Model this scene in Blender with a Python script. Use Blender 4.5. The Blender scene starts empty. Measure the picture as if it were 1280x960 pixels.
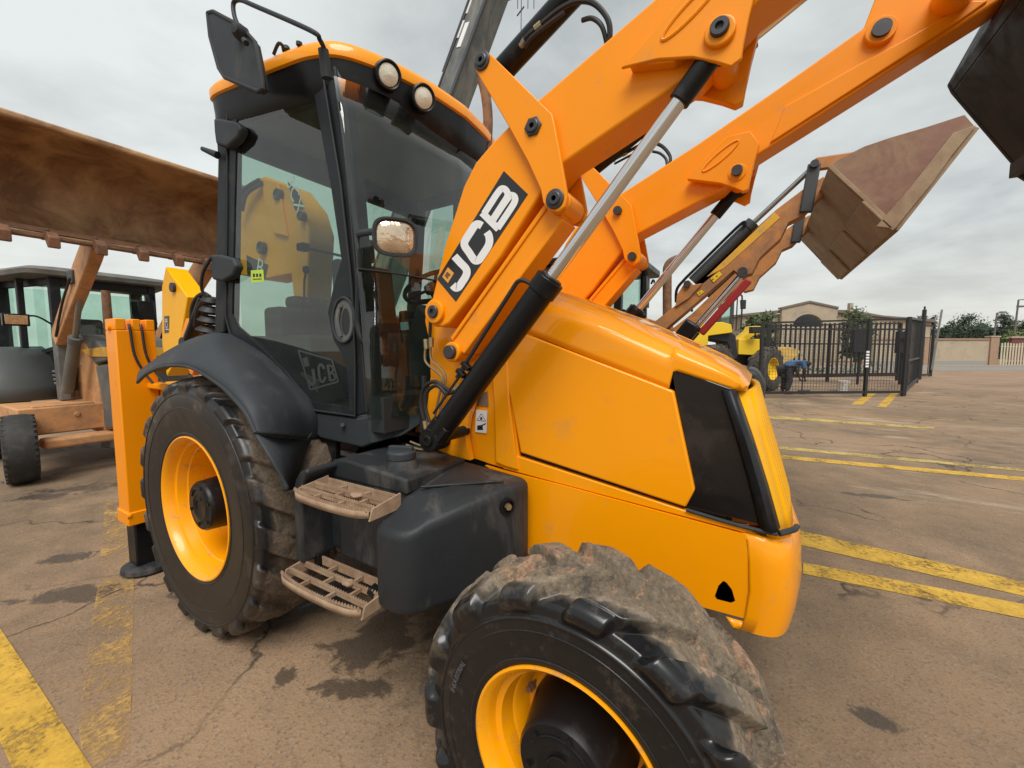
import bpy, bmesh, math, random
from mathutils import Vector, Matrix, noise
random.seed(7)
scn = bpy.context.scene
COL = scn.collection
R = math.radians
# ------------------------------------------------------------------ camera
CX, CY, CZ, YAW, PIT, FOC = 2.547, -2.055, 1.524, 0.540, 0.080, 512.98
CAM = Vector((CX, CY, CZ))
F0 = Vector((-math.sin(YAW), math.cos(YAW), 0)); RT = Vector((math.cos(YAW), math.sin(YAW), 0)); UP0 = Vector((0, 0, 1))
FW = F0 * math.cos(PIT) - UP0 * math.sin(PIT); UP = UP0 * math.cos(PIT) + F0 * math.sin(PIT)

def ray(px, py): return FW + RT * ((px - 640) / FOC) - UP * ((py - 480) / FOC)
def at(px, py, y=None, x=None, z=None):
    """point of the photograph's pixel on the plane y=, x= or z="""
    d = ray(px, py)
    if y is not None: t = (y - CY) / d.y
    elif x is not None: t = (x - CX) / d.x
    else: t = (z - CZ) / d.z
    return CAM + d * t
def colz(px, d, z=0.0):
    p = CAM + F0 * d + RT * ((px - 640) / FOC * d); p.z = z; return p
def hz(py, d): return CZ + (439 - py) / FOC * d

cd = bpy.data.cameras.new('camera'); co = bpy.data.objects.new('camera', cd); COL.objects.link(co)
cd.sensor_width = 36; cd.sensor_fit = 'HORIZONTAL'; cd.lens = 36 * FOC / 1280; cd.clip_start = .02; cd.clip_end = 4000
co.matrix_world = Matrix(((RT.x, UP.x, -FW.x, CX), (RT.y, UP.y, -FW.y, CY), (RT.z, UP.z, -FW.z, CZ), (0, 0, 0, 1)))
scn.camera = co

# ------------------------------------------------------------------ materials
def newmat(name):
    m = bpy.data.materials.new(name); m.use_nodes = True
    nt = m.node_tree; nt.nodes.clear()
    return m, nt, nt.nodes, nt.links
def N(nt, t, **kw):
    n = nt.nodes.new(t)
    for k, v in kw.items():
        if k in n.inputs.keys(): n.inputs[k].default_value = v
        else: setattr(n, k, v)
    return n
def c4(c): return (c[0], c[1], c[2], 1)
def noise_n(nt, vec, scale, detail=4, rough=.55, dist=0):
    n = N(nt, 'ShaderNodeTexNoise'); n.inputs['Scale'].default_value = scale; n.inputs['Detail'].default_value = detail
    n.inputs['Roughness'].default_value = rough; n.inputs['Distortion'].default_value = dist
    nt.links.new(vec, n.inputs['Vector']); return n.outputs['Fac']
def ramp(nt, fac, a, b, ca=(0, 0, 0), cb=(1, 1, 1)):
    r = N(nt, 'ShaderNodeValToRGB'); e = r.color_ramp.elements
    e[0].position = a; e[0].color = c4(ca); e[1].position = b; e[1].color = c4(cb)
    nt.links.new(fac, r.inputs['Fac']); return r.outputs['Color']
def mixc(nt, fac, a, b, typ='MIX'):
    m = N(nt, 'ShaderNodeMix', data_type='RGBA', blend_type=typ)
    for s, v in ((0, fac), (6, a), (7, b)):
        if hasattr(v, 'links'): nt.links.new(v, m.inputs[s])
        elif s == 0: m.inputs[0].default_value = v
        else: m.inputs[s].default_value = c4(v)
    return m.outputs[2]
def mth(nt, op, a, b=0.0, c=None, clamp=False):
    m = N(nt, 'ShaderNodeMath', operation=op); m.use_clamp = clamp
    for i, v in enumerate((a, b) if c is None else (a, b, c)):
        if hasattr(v, 'links'): nt.links.new(v, m.inputs[i])
        else: m.inputs[i].default_value = v
    return m.outputs[0]

def mat(name, col, rough=.5, metal=0., coat=0., var=.1, vs=3., bump=0., bs=60., dust=None, damt=.3, ds=4., spec=.5, drough=.9, dmix=1., stretch=None):
    m, nt, nd, lk = newmat(name)
    out = N(nt, 'ShaderNodeOutputMaterial'); p = N(nt, 'ShaderNodeBsdfPrincipled'); lk.new(p.outputs[0], out.inputs[0])
    tc = N(nt, 'ShaderNodeTexCoord'); v = tc.outputs['Object']
    n = noise_n(nt, v, vs, 5)
    base = mixc(nt, n, [c * (1 - var) for c in col], [min(1, c * (1 + var)) for c in col])
    rg = ramp(nt, noise_n(nt, v, vs * 2.7, 4), .2, .8, [max(.02, rough - .08)] * 3, [min(1, rough + .08)] * 3)
    if dust:
        v2 = v
        if stretch:
            mp = N(nt, 'ShaderNodeMapping'); mp.inputs['Scale'].default_value = stretch; lk.new(v, mp.inputs[0]); v2 = mp.outputs[0]
        d = noise_n(nt, v2, ds, 9, .65, .4)
        f = ramp(nt, d, .62 - damt * .5, .78 - damt * .35, (0, 0, 0), (dmix,) * 3)
        base = mixc(nt, f, base, dust)
        rg = mixc(nt, f, rg, (drough,) * 3)
    lk.new(base, p.inputs['Base Color']); lk.new(rg, p.inputs['Roughness'])
    p.inputs['Metallic'].default_value = metal; p.inputs['Coat Weight'].default_value = coat; p.inputs['Coat Roughness'].default_value = .035
    p.inputs['Specular IOR Level'].default_value = spec
    if bump:
        b = N(nt, 'ShaderNodeBump'); b.inputs['Strength'].default_value = bump; b.inputs['Distance'].default_value = .004
        lk.new(noise_n(nt, v, bs, 5), b.inputs['Height']); lk.new(b.outputs[0], p.inputs['Normal'])
    return m

M = {}
M['paint'] = mat('machine_yellow_paint', (.95, .335, .0), .40, spec=.25, coat=.55, var=.05, vs=1.5, dust=(.55, .27, .07), damt=.05, ds=7, bump=.04, bs=9, dmix=.5)
M['paint_matt'] = mat('arm_yellow_paint', (.92, .295, .0), .40, spec=.3, coat=.15, var=.06, vs=2, bump=.05, bs=14, dust=(.45, .25, .1), damt=.03, ds=9, dmix=.45)
M['paint_lemon'] = mat('backhoe_yellow_paint', (.92, .44, .0), .4, coat=.1, spec=.3, var=.08)
M['boom'] = mat('boom_orange_paint', (.95, .36, .0), .4, coat=.1, spec=.3, var=.08, dust=(.5, .3, .12), damt=.05, ds=8, dmix=.5)
M['rim'] = mat('rim_yellow_paint', (.92, .36, .0), .34, coat=.25, var=.06, dust=(.30, .19, .11), damt=.10, ds=16, dmix=.9)
M['plastic'] = mat('grey_black_plastic', (.036, .041, .046), .52, spec=.25, var=.25, vs=2.5, bump=.25, bs=220, dust=(.12, .11, .10), damt=.12, ds=5, dmix=.5)
M['tank'] = mat('scuffed_black_plastic', (.022, .0245, .027), .46, spec=.25, var=.3, vs=2, bump=.25, bs=160, dust=(.13, .115, .10), damt=.22, ds=6, dmix=.55, stretch=(1, 1, .35))
M['blackmetal'] = mat('black_painted_metal', (.008, .008, .0085), .34, spec=.25, var=.3, dust=(.05, .045, .04), damt=.1, ds=8, dmix=.5)
M['satin'] = mat('satin_black_frame', (.016, .018, .021), .42, spec=.25, var=.2, vs=3, dust=(.07, .065, .06), damt=.12, ds=7, dmix=.5)
M['rubber'] = mat('black_hose_rubber', (.015, .015, .016), .55)
M['dark'] = mat('dark_cab_interior', (.02, .022, .024), .7, var=.3)
M['grille'] = mat('black_grille_panel', (.010, .009, .009), .16, var=.3, dust=(.05, .03, .02), damt=.15, ds=3, dmix=.6)
M['chrome'] = mat('chromed_rod', (.72, .72, .72), .12, metal=1, var=.05)
M['steel'] = mat('dull_steel', (.30, .29, .27), .4, metal=.9, var=.25, vs=15)
M['brass'] = mat('tarnished_fitting', (.42, .34, .2), .4, metal=.8, var=.2, vs=20)
M['pin'] = mat('dark_pin_steel', (.06, .06, .065), .42, metal=.5, var=.3, vs=20)
M['step'] = mat('dusty_brown_step', (.26, .16, .10), .8, var=.2, vs=8, dust=(.36, .25, .16), damt=.5, ds=12, bump=.3, bs=90)
M['white'] = mat('white_vinyl', (.78, .78, .78), .4, var=.03)
M['decal'] = mat('black_vinyl', (.02, .02, .022), .3, var=.15)
M['amber'] = mat('amber_vinyl', (.75, .33, .06), .4, var=.05)
M['rustpipe'] = mat('rusty_pipe', (.16, .085, .05), .7, metal=.3, var=.35, vs=14, dust=(.28, .15, .08), damt=.5, ds=18, bump=.4, bs=60)
M['rustbucket'] = mat('rusty_brown_bucket', (.25, .13, .065), .75, var=.5, vs=1.7, dust=(.60, .38, .20), damt=.5, ds=2.3, bump=.7, bs=14, dmix=.85)
M['rustedge'] = mat('red_brown_worn_edge', (.24, .11, .06), .6, var=.3, vs=5, dust=(.13, .08, .05), damt=.4, ds=9, bump=.4, bs=30)
M['wornorange'] = mat('worn_orange_paint', (.58, .29, .12), .55, var=.18, vs=3, dust=(.30, .17, .10), damt=.35, ds=5, bump=.2, bs=30, dmix=.8)
M['wornorange2'] = mat('scratched_orange_paint', (.50, .20, .05), .55, var=.2, vs=3, dust=(.22, .12, .07), damt=.45, ds=6, bump=.2, bs=30, dmix=.8)
M['wornyellow'] = mat('yellow_stripe_paint', (.72, .38, .03), .5, var=.1, vs=3, dust=(.40, .25, .12), damt=.2, ds=9)
M['greyplastic'] = mat('worn_grey_plastic', (.10, .105, .10), .6, var=.2, vs=3, dust=(.22, .19, .15), damt=.4, ds=4, dmix=.6)
M['red'] = mat('red_strut_paint', (.30, .012, .012), .5, var=.2, vs=5)
M['buckettan'] = mat('dusty_bucket_steel', (.27, .18, .11), .75, var=.25, vs=3, dust=(.38, .28, .18), damt=.5, ds=5, bump=.5, bs=20)
M['bucketred'] = mat('maroon_bucket_side', (.23, .115, .08), .6, var=.35, vs=2.5, dust=(.34, .23, .14), damt=.35, ds=4, bump=.3, bs=25)
M['blackbucket'] = mat('black_bucket_paint', (.016, .016, .016), .45, spec=.25, var=.3, vs=2, dust=(.032, .030, .028), damt=.3, ds=4, bump=.2, bs=25)
M['cranegrey'] = mat('grey_crane_steel', (.085, .09, .09), .5, var=.3, vs=2, dust=(.20, .20, .18), damt=.4, ds=2.5, stretch=(1, 1, .3))
M['cranedark'] = mat('dark_crane_steel', (.045, .048, .05), .5, var=.3, vs=2)
M['wlyellow'] = mat('wheel_loader_yellow', (.78, .50, .02), .45, var=.1, vs=2)
M['wldust'] = mat('dusty_yellow_bucket', (.62, .40, .10), .6, var=.2, vs=2, dust=(.4, .27, .13), damt=.4, ds=3)
M['gate'] = mat('black_gate_steel', (.018, .018, .02), .5, var=.2)
M['headliner'] = mat('grey_headliner', (.22, .24, .23), .9)
M['seat'] = mat('black_seat_fabric', (.03, .03, .032), .85, var=.2, vs=8)
M['label_y'] = mat('yellow_green_sticker', (.45, .60, .06), .5, var=.1, vs=40)
M['blue'] = mat('pale_blue_sticker', (.25, .5, .62), .5)
M['lamp_glass'] = mat('lamp_lens', (.75, .74, .62), .08, var=.25, vs=60, coat=1, bump=.5, bs=120)
M['lamp_orange'] = mat('mirrored_lamp_lens', (.85, .62, .45), .10, metal=.85, var=.35, vs=22, bump=1., bs=30)
M['red_dot'] = mat('red_knob', (.5, .03, .02), .5)

def glass(name, tint, refl=1.0, dust=.03):
    m, nt, nd, lk = newmat(name)
    out = N(nt, 'ShaderNodeOutputMaterial'); tr = N(nt, 'ShaderNodeBsdfTransparent'); gl = N(nt, 'ShaderNodeBsdfGlossy'); df = N(nt, 'ShaderNodeBsdfDiffuse')
    tr.inputs[0].default_value = c4(tint); gl.inputs['Roughness'].default_value = .02; gl.inputs[0].default_value = (1, 1, 1, 1)
    df.inputs[0].default_value = (.5, .5, .48, 1)
    tc = N(nt, 'ShaderNodeTexCoord'); f = ramp(nt, noise_n(nt, tc.outputs['Object'], 2.2, 6, .6, .8), .35, .8, (0, 0, 0), (dust * 2,) * 3)
    m1 = N(nt, 'ShaderNodeMixShader'); lk.new(f, m1.inputs[0]); lk.new(tr.outputs[0], m1.inputs[1]); lk.new(df.outputs[0], m1.inputs[2])
    fr = N(nt, 'ShaderNodeFresnel'); fr.inputs[0].default_value = 1.5
    # geometry is a thin closed slab: keep the back face from total reflection
    geo = N(nt, 'ShaderNodeNewGeometry')
    g = mth(nt, 'MULTIPLY', fr.outputs[0], mth(nt, 'SUBTRACT', 1.0, geo.outputs['Backfacing']))
    g = mth(nt, 'MULTIPLY', g, refl, clamp=True)
    m2 = N(nt, 'ShaderNodeMixShader'); lk.new(g, m2.inputs[0]); lk.new(m1.outputs[0], m2.inputs[1]); lk.new(gl.outputs[0], m2.inputs[2])
    lk.new(m2.outputs[0], out.inputs[0]); return m
M['glass'] = glass('green_tinted_glass', (.70, .77, .72), 1.6, .015)
M['glass_far'] = glass('clear_green_glass', (.82, .92, .88), 1.0, .03)

# ------------------------------------------------------------------ mesh helpers
class B:
    def __init__(s): s.bm = bmesh.new()
    def face(s, pts):
        vs = [s.bm.verts.new(p) for p in pts]
        try: return s.bm.faces.new(vs)
        except ValueError: return None
    def slab(s, pts, vec):
        """closed prism: polygon pts (3D) pushed by vec"""
        vec = Vector(vec); a = [s.bm.verts.new(p) for p in pts]; b = [s.bm.verts.new(Vector(p) + vec) for p in pts]
        fs = [s.bm.faces.new(a), s.bm.faces.new(b[::-1])]
        n = len(a)
        for i in range(n): fs.append(s.bm.faces.new((a[i], b[i], b[(i + 1) % n], a[(i + 1) % n])))
        bmesh.ops.recalc_face_normals(s.bm, faces=fs); return s
    def box(s, x0, x1, y0, y1, z0, z1):
        return s.slab([(x0, y0, z0), (x1, y0, z0), (x1, y0, z1), (x0, y0, z1)], (0, y1 - y0, 0))
    def obox(s, c, ex, ey, ez):
        c = Vector(c); ex, ey, ez = Vector(ex), Vector(ey), Vector(ez)
        return s.slab([c - ex - ey - ez, c + ex - ey - ez, c + ex - ey + ez, c - ex - ey + ez], ey * 2)
    def beam(s, p, q, w, h, side=(0, 1, 0)):
        p, q = Vector(p), Vector(q); d = (q - p); L = d.length; d.normalize()
        sd = Vector(side); sd = (sd - d * sd.dot(d)).normalized(); up = d.cross(sd)
        return s.obox((p + q) / 2, d * L / 2, sd * w / 2, up * h / 2)
    def plate(s, pxs, y, th):
        return s.slab([at(a, b, y=y) for a, b in pxs], (0, th, 0))
    def ring(s, c, ax, rad, n, ph=0):
        ax = Vector(ax).normalized(); t = Vector((0, 0, 1)) if abs(ax.z) < .9 else Vector((1, 0, 0))
        u = ax.cross(t).normalized(); v = ax.cross(u)
        return [Vector(c) + (u * math.cos(a) + v * math.sin(a)) * rad for a in [2 * math.pi * (i + ph) / n for i in range(n)]]
    def lathe(s, c, ax, prof, n=32, cap=True):
        """prof: list of (distance along ax, radius)"""
        ax = Vector(ax).normalized(); rings = []
        for h, r in prof: rings.append([s.bm.verts.new(p) for p in s.ring(Vector(c) + ax * h, ax, max(r, 1e-4), n)])
        fs = []
        for a, b in zip(rings, rings[1:]):
            for i in range(n): fs.append(s.bm.faces.new((a[i], a[(i + 1) % n], b[(i + 1) % n], b[i])))
        if cap: fs.append(s.bm.faces.new(rings[0][::-1])); fs.append(s.bm.faces.new(rings[-1]))
        bmesh.ops.recalc_face_normals(s.bm, faces=fs); return s
    def cyl(s, p, q, r, r2=None, n=24):
        p, q = Vector(p), Vector(q); return s.lathe(p, q - p, [(0, r), ((q - p).length, r if r2 is None else r2)], n)
    def tube(s, pts, r, n=10, smooth=True, sub=6):
        pts = [Vector(p) for p in pts]
        if smooth and len(pts) > 2: pts = catmull(pts, sub)
        rr = r if isinstance(r, (list, tuple)) else None
        prev = None; rings = []; u = None
        for i, p in enumerate(pts):
            d = (pts[min(i + 1, len(pts) - 1)] - pts[max(i - 1, 0)]).normalized()
            if u is None:
                t = Vector((0, 0, 1)) if abs(d.z) < .9 else Vector((1, 0, 0)); u = d.cross(t).normalized()
            else: u = (u - d * u.dot(d)).normalized()
            v = d.cross(u)
            k = r if rr is None else rr[0] + (rr[1] - rr[0]) * i / (len(pts) - 1)
            rings.append([s.bm.verts.new(p + (u * math.cos(a) + v * math.sin(a)) * k) for a in [2 * math.pi * j / n for j in range(n)]])
        fs = []
        for a, b in zip(rings, rings[1:]):
            for i in range(n): fs.append(s.bm.faces.new((a[i], a[(i + 1) % n], b[(i + 1) % n], b[i])))
        fs.append(s.bm.faces.new(rings[0][::-1])); fs.append(s.bm.faces.new(rings[-1]))
        bmesh.ops.recalc_face_normals(s.bm, faces=fs); return s
    def grid(s, rows, closed=False):
        """rows: list of rows of points -> quads"""
        V = [[s.bm.verts.new(p) for p in r] for r in rows]
        fs = []
        for a, b in zip(V, V[1:]):
            m = len(a); k = m if closed else m - 1
            for i in range(k): fs.append(s.bm.faces.new((a[i], a[(i + 1) % m], b[(i + 1) % m], b[i])))
        return fs
    def strip(s, pts, w, nrm):
        """flat ribbon along pts, half-width w, in the plane with normal nrm"""
        nrm = Vector(nrm); L = []; Rr = []
        for i, p in enumerate(pts):
            d = (pts[min(i + 1, len(pts) - 1)] - pts[max(i - 1, 0)]).normalized(); sd = d.cross(nrm).normalized()
            L.append(s.bm.verts.new(p + sd * w)); Rr.append(s.bm.verts.new(p - sd * w))
        for i in range(len(pts) - 1): s.bm.faces.new((L[i], L[i + 1], Rr[i + 1], Rr[i]))
        return s

def catmull(P, k=6):
    out = []
    n = len(P)
    for i in range(n - 1):
        p0, p1, p2, p3 = P[max(i - 1, 0)], P[i], P[i + 1], P[min(i + 2, n - 1)]
        for j in range(k):
            t = j / k
            out.append(.5 * ((2 * p1) + (p2 - p0) * t + (2 * p0 - 5 * p1 + 4 * p2 - p3) * t * t + (3 * p1 - p0 - 3 * p2 + p3) * t ** 3))
    out.append(P[-1].copy()); return out

BASE = {}
SPLIT = {'tower_hose', 'pipe_fitting', 'step_bracket', 'pressed_groove', 'ram_hose', 'leg_hose', 'arm_hose', 'steel_pipe', 'boom_hose', 'tank_rib', 'leg_pin', 'pipe_clamp', 'hoist_rope',
         'boom_marking', 'boom_edge', 'armrest', 'wear_plate', 'pressed_panel', 'window_glass', 'ram_pipe', 'roof_fitting', 'mirror_joint', 'warning_decal', 'lamp_head'}
def islands(bm):
    seen = set(); out = []
    for v in bm.verts:
        if v in seen: continue
        st = [v]; seen.add(v); isl = []
        while st:
            q = st.pop(); isl.append(q)
            for e in q.link_edges:
                w = e.other_vert(q)
                if w not in seen: seen.add(w); st.append(w)
        out.append(isl)
    return out
def obj(name, b, m, parent=None, **k):
    if name in SPLIT:
        isl = islands(b.bm)
        if 1 < len(isl) < 40:
            first = None
            for g in isl:
                nb = B(); mp = {v: nb.bm.verts.new(v.co) for v in g}
                for f in {f for v in g for f in v.link_faces}: nb.bm.faces.new([mp[v] for v in f.verts])
                o = obj1(name, nb, m, parent, **k); first = first or o
            b.bm.free(); return first
    return obj1(name, b, m, parent, **k)
def obj1(name, b, m, parent=None, bevel=0, seg=2, ang=35, label=None, weld=False):
    me = bpy.data.meshes.new(name)
    if weld: bmesh.ops.remove_doubles(b.bm, verts=b.bm.verts, dist=1e-4)
    top = parent
    while top is not None and top.parent is not None: top = top.parent
    off = BASE.get(top.name, Vector((0, 0, 0))) if top is not None else Vector((0, 0, 0))
    for v in b.bm.verts: v.co -= off
    b.bm.to_mesh(me); b.bm.free()
    ms = m if isinstance(m, (list, tuple)) else [m]
    for k in ms: me.materials.append(k)
    me.polygons.foreach_set('use_smooth', [True] * len(me.polygons))
    me.set_sharp_from_angle(angle=R(ang))
    o = bpy.data.objects.new(name, me); COL.objects.link(o)
    if parent is not None: o.parent = parent
    if bevel:
        md = o.modifiers.new('bevel', 'BEVEL'); md.width = bevel; md.segments = seg; md.limit_method = 'ANGLE'; md.angle_limit = R(30)
    if label: o['label'] = label
    return o
def tag(o, label, cat=None, group=None, kind=None):
    if label: o['label'] = label
    if cat: o['category'] = cat
    if group: o['group'] = group
    if kind: o['kind'] = kind
    return o
def thing(name, loc, label, cat, group=None):
    o = bpy.data.objects.new(name, None); COL.objects.link(o); o.location = loc; o.empty_display_size = .3
    BASE[o.name] = Vector(loc); return tag(o, label, cat, group)
def struct(name, b, m, label=None, **k):
    o = obj(name, b, m, **k); o['kind'] = 'structure'
    if label: o['label'] = label
    return o
def pins(px, y, r, parent, nm='pin', out=.03, m=None, washer=None):
    for a, bb in px:
        c = at(a, bb, y=y); b = B()
        b.lathe(c, (0, -1, 0), [(-.04, r), (out, r), (out + .004, r * .85), (out - .002, r * .8), (out - .002, r * .3), (out + .004, r * .25)], 24)
        if washer: b.lathe(c, (0, -1, 0), [(-.03, washer), (out * .45, washer), (out * .45, r)], 28)
        obj(nm, b, m or M['pin'], parent)

# ------------------------------------------------------------------ tyre and wheel
def tyre_mesh(Rt, Rr, W, lugs, h, skew, duty, mudf, nth, seed=0, side_down=.13):
    prof = []
    Rc = Rt - h
    half = [(.40, Rr - .012), (.455, Rr + .004), (.47, Rr + .02), (.485, Rr + (Rc - Rr) * .25), (.50, Rr + (Rc - Rr) * .5), (.497, Rr + (Rc - Rr) * .70),
            (.482, Rc - side_down * Rt * .42), (.455, Rc - side_down * Rt * .16), (.40, Rc - .012), (.28, Rc - .004), (.14, Rc), (0, Rc + .003)]
    pts = [Vector((-a * W, r, 0)) for a, r in half]
    pts = catmull(pts, 7)
    full = pts + [Vector((-p.x, p.y, 0)) for p in pts[-2::-1]]
    me = bmesh.new(); mud_l = me.verts.layers.float.new('mud')
    rows = []
    nv = len(full)
    for j, p in enumerate(full):
        d = (full[min(j + 1, nv - 1)] - full[max(j - 1, 0)]).normalized()
        nr = Vector((-d.y, d.x)) if True else None
        if nr.y < 0 and abs(p.x) < .3 * W: nr = -nr
        if p.x < -.3 * W and nr.x > 0: nr = -nr
        if p.x > .3 * W and nr.x < 0: nr = -nr
        row = []
        sd = -1 if p.x < 0 else 1; s = abs(p.x) / (.5 * W)
        rf = min(1, max(0, (p.y - (Rc - side_down * Rt * .5)) / (side_down * Rt * .45))); rf = rf * rf * (3 - 2 * rf)
        for i in range(nth):
            th = 2 * math.pi * i / nth - 2 * math.pi / lugs * skew * s
            ph = lugs * th / (2 * math.pi) + skew * s * (1 if s < .85 else 1) + (0 if sd < 0 else .5)
            fr = ph - math.floor(ph); w = duty * (.82 + .25 * s) + max(0, s - .8) * .5
            e = .05 + .10 * max(0, s - .75) / .25
            k = min(1, max(0, (fr) / e)) * min(1, max(0, (w - fr) / e)); k = k * k * (3 - 2 * k)
            cen = min(1, max(0, (s + .06) / .06)) if sd * 1 else 1
            if s < .03: k *= .5
            hh = h * k * rf * (1 - .25 * max(0, s - .8) / .2)
            X, Z = math.cos(th) * p.y, math.sin(th) * p.y
            mud = mudf(th, p.x / W, p.y, k) if mudf else 0
            hh += mud * .0065 * (noise.fractal(Vector((X * 12, p.x * 12, Z * 12 + seed)), .8, 2., 6) * 1.1 + .35) * rf
            yy = p.x + nr.x * hh; rr = p.y + nr.y * hh
            v = me.verts.new((math.cos(th) * rr, yy, math.sin(th) * rr)); v[mud_l] = mud
            row.append(v)
        rows.append(row)
    for a, bq in zip(rows, rows[1:]):
        for i in range(nth): me.faces.new((a[i], bq[i], bq[(i + 1) % nth], a[(i + 1) % nth]))
    # sidewall mould lines
    for rr_, w_, hgt in ((Rc - side_down * Rt * .52, .0035, .0045), (Rr + (Rc - Rr) * .55, .002, .002), (Rr + .028, .004, .004)):
        for sgn in (-1, 1):
            q = min((abs(p.y - rr_), abs(p.x)) for p in full if p.x * sgn > 0 and abs(p.x) > .4 * W)[1] * sgn
            rg = []
            for dr, dy in ((-w_ * 1.6, -.002), (-w_ * .6, hgt), (w_ * .6, hgt), (w_ * 1.6, -.002)):
                rg.append([me.verts.new((math.cos(2 * math.pi * i / 180) * (rr_ + dr), q + sgn * dy, math.sin(2 * math.pi * i / 180) * (rr_ + dr))) for i in range(180)])
            for a, bq in zip(rg, rg[1:]):
                for i in range(180): me.faces.new((a[i], bq[i], bq[(i + 1) % 180], a[(i + 1) % 180]) if sgn < 0 else (a[i], a[(i + 1) % 180], bq[(i + 1) % 180], bq[i]))
    return me

def tyre_mat(name, mudc, spots, rough=.33):
    m, nt, nd, lk = newmat(name)
    out = N(nt, 'ShaderNodeOutputMaterial'); p = N(nt, 'ShaderNodeBsdfPrincipled'); lk.new(p.outputs[0], out.inputs[0])
    tc = N(nt, 'ShaderNodeTexCoord'); v = tc.outputs['Object']
    at_ = N(nt, 'ShaderNodeAttribute', attribute_name='mud')
    n1 = noise_n(nt, v, 14, 12, .76, .3)
    f = mth(nt, 'SUBTRACT', mth(nt, 'ADD', at_.outputs['Fac'], mth(nt, 'MULTIPLY', n1, 1.3)), .98)
    f = mth(nt, 'MULTIPLY', f, 4.0, clamp=True)
    n2 = noise_n(nt, v, 5, 6, .6); n3 = noise_n(nt, v, 9, 9, .7, .5)
    mc = mixc(nt, ramp(nt, n2, .35, .65), mudc, [c * .72 for c in mudc])
    mc = mixc(nt, ramp(nt, n3, .535, .565), mc, spots)
    mc = mixc(nt, ramp(nt, noise_n(nt, v, 11, 10, .72, .2), .54, .62, (0, 0, 0), (.75,) * 3), mc, (.12, .115, .105))
    sp_ = noise_n(nt, v, 75, 8, .8)
    mc = mixc(nt, 1.0, mc, ramp(nt, sp_, .32, .62, (.42, .40, .38), (1.25, 1.22, 1.18)), 'MULTIPLY')
    blk = mixc(nt, ramp(nt, noise_n(nt, v, 30, 8, .7), .55, .9), (.009, .009, .010), (.04, .036, .032))
    film = mth(nt, 'MULTIPLY', mth(nt, 'ADD', mth(nt, 'MULTIPLY', at_.outputs['Fac'], 1.1), mth(nt, 'SUBTRACT', noise_n(nt, v, 20, 10, .75), .56)), .55, clamp=True)
    blk = mixc(nt, film, blk, mudc)
    base = mixc(nt, f, blk, mc); lk.new(base, p.inputs['Base Color'])
    rg = mixc(nt, mth(nt, 'MAXIMUM', f, mth(nt, 'MULTIPLY', film, 1.6, clamp=True)), (rough,) * 3, (.8,) * 3); lk.new(rg, p.inputs['Roughness'])
    b = N(nt, 'ShaderNodeBump'); b.inputs['Distance'].default_value = .035
    lk.new(mth(nt, 'MULTIPLY', f, 1.0), b.inputs['Strength']); lk.new(noise_n(nt, v, 26, 12, .82), b.inputs['Height']); lk.new(b.outputs[0], p.inputs['Normal'])
    return m
M['tyre_f'] = tyre_mat('muddy_tyre_rubber', (.47, .375, .27), (.68, .43, .28), .22)
M['tyre_r'] = tyre_mat('dusty_tyre_rubber', (.24, .175, .12), (.20, .15, .10), .36)
M['tyre_far'] = mat('worn_tyre_rubber', (.045, .043, .04), .8, var=.25, vs=6, bump=.6, bs=70, dust=(.13, .10, .075), damt=.35, ds=7)

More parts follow.
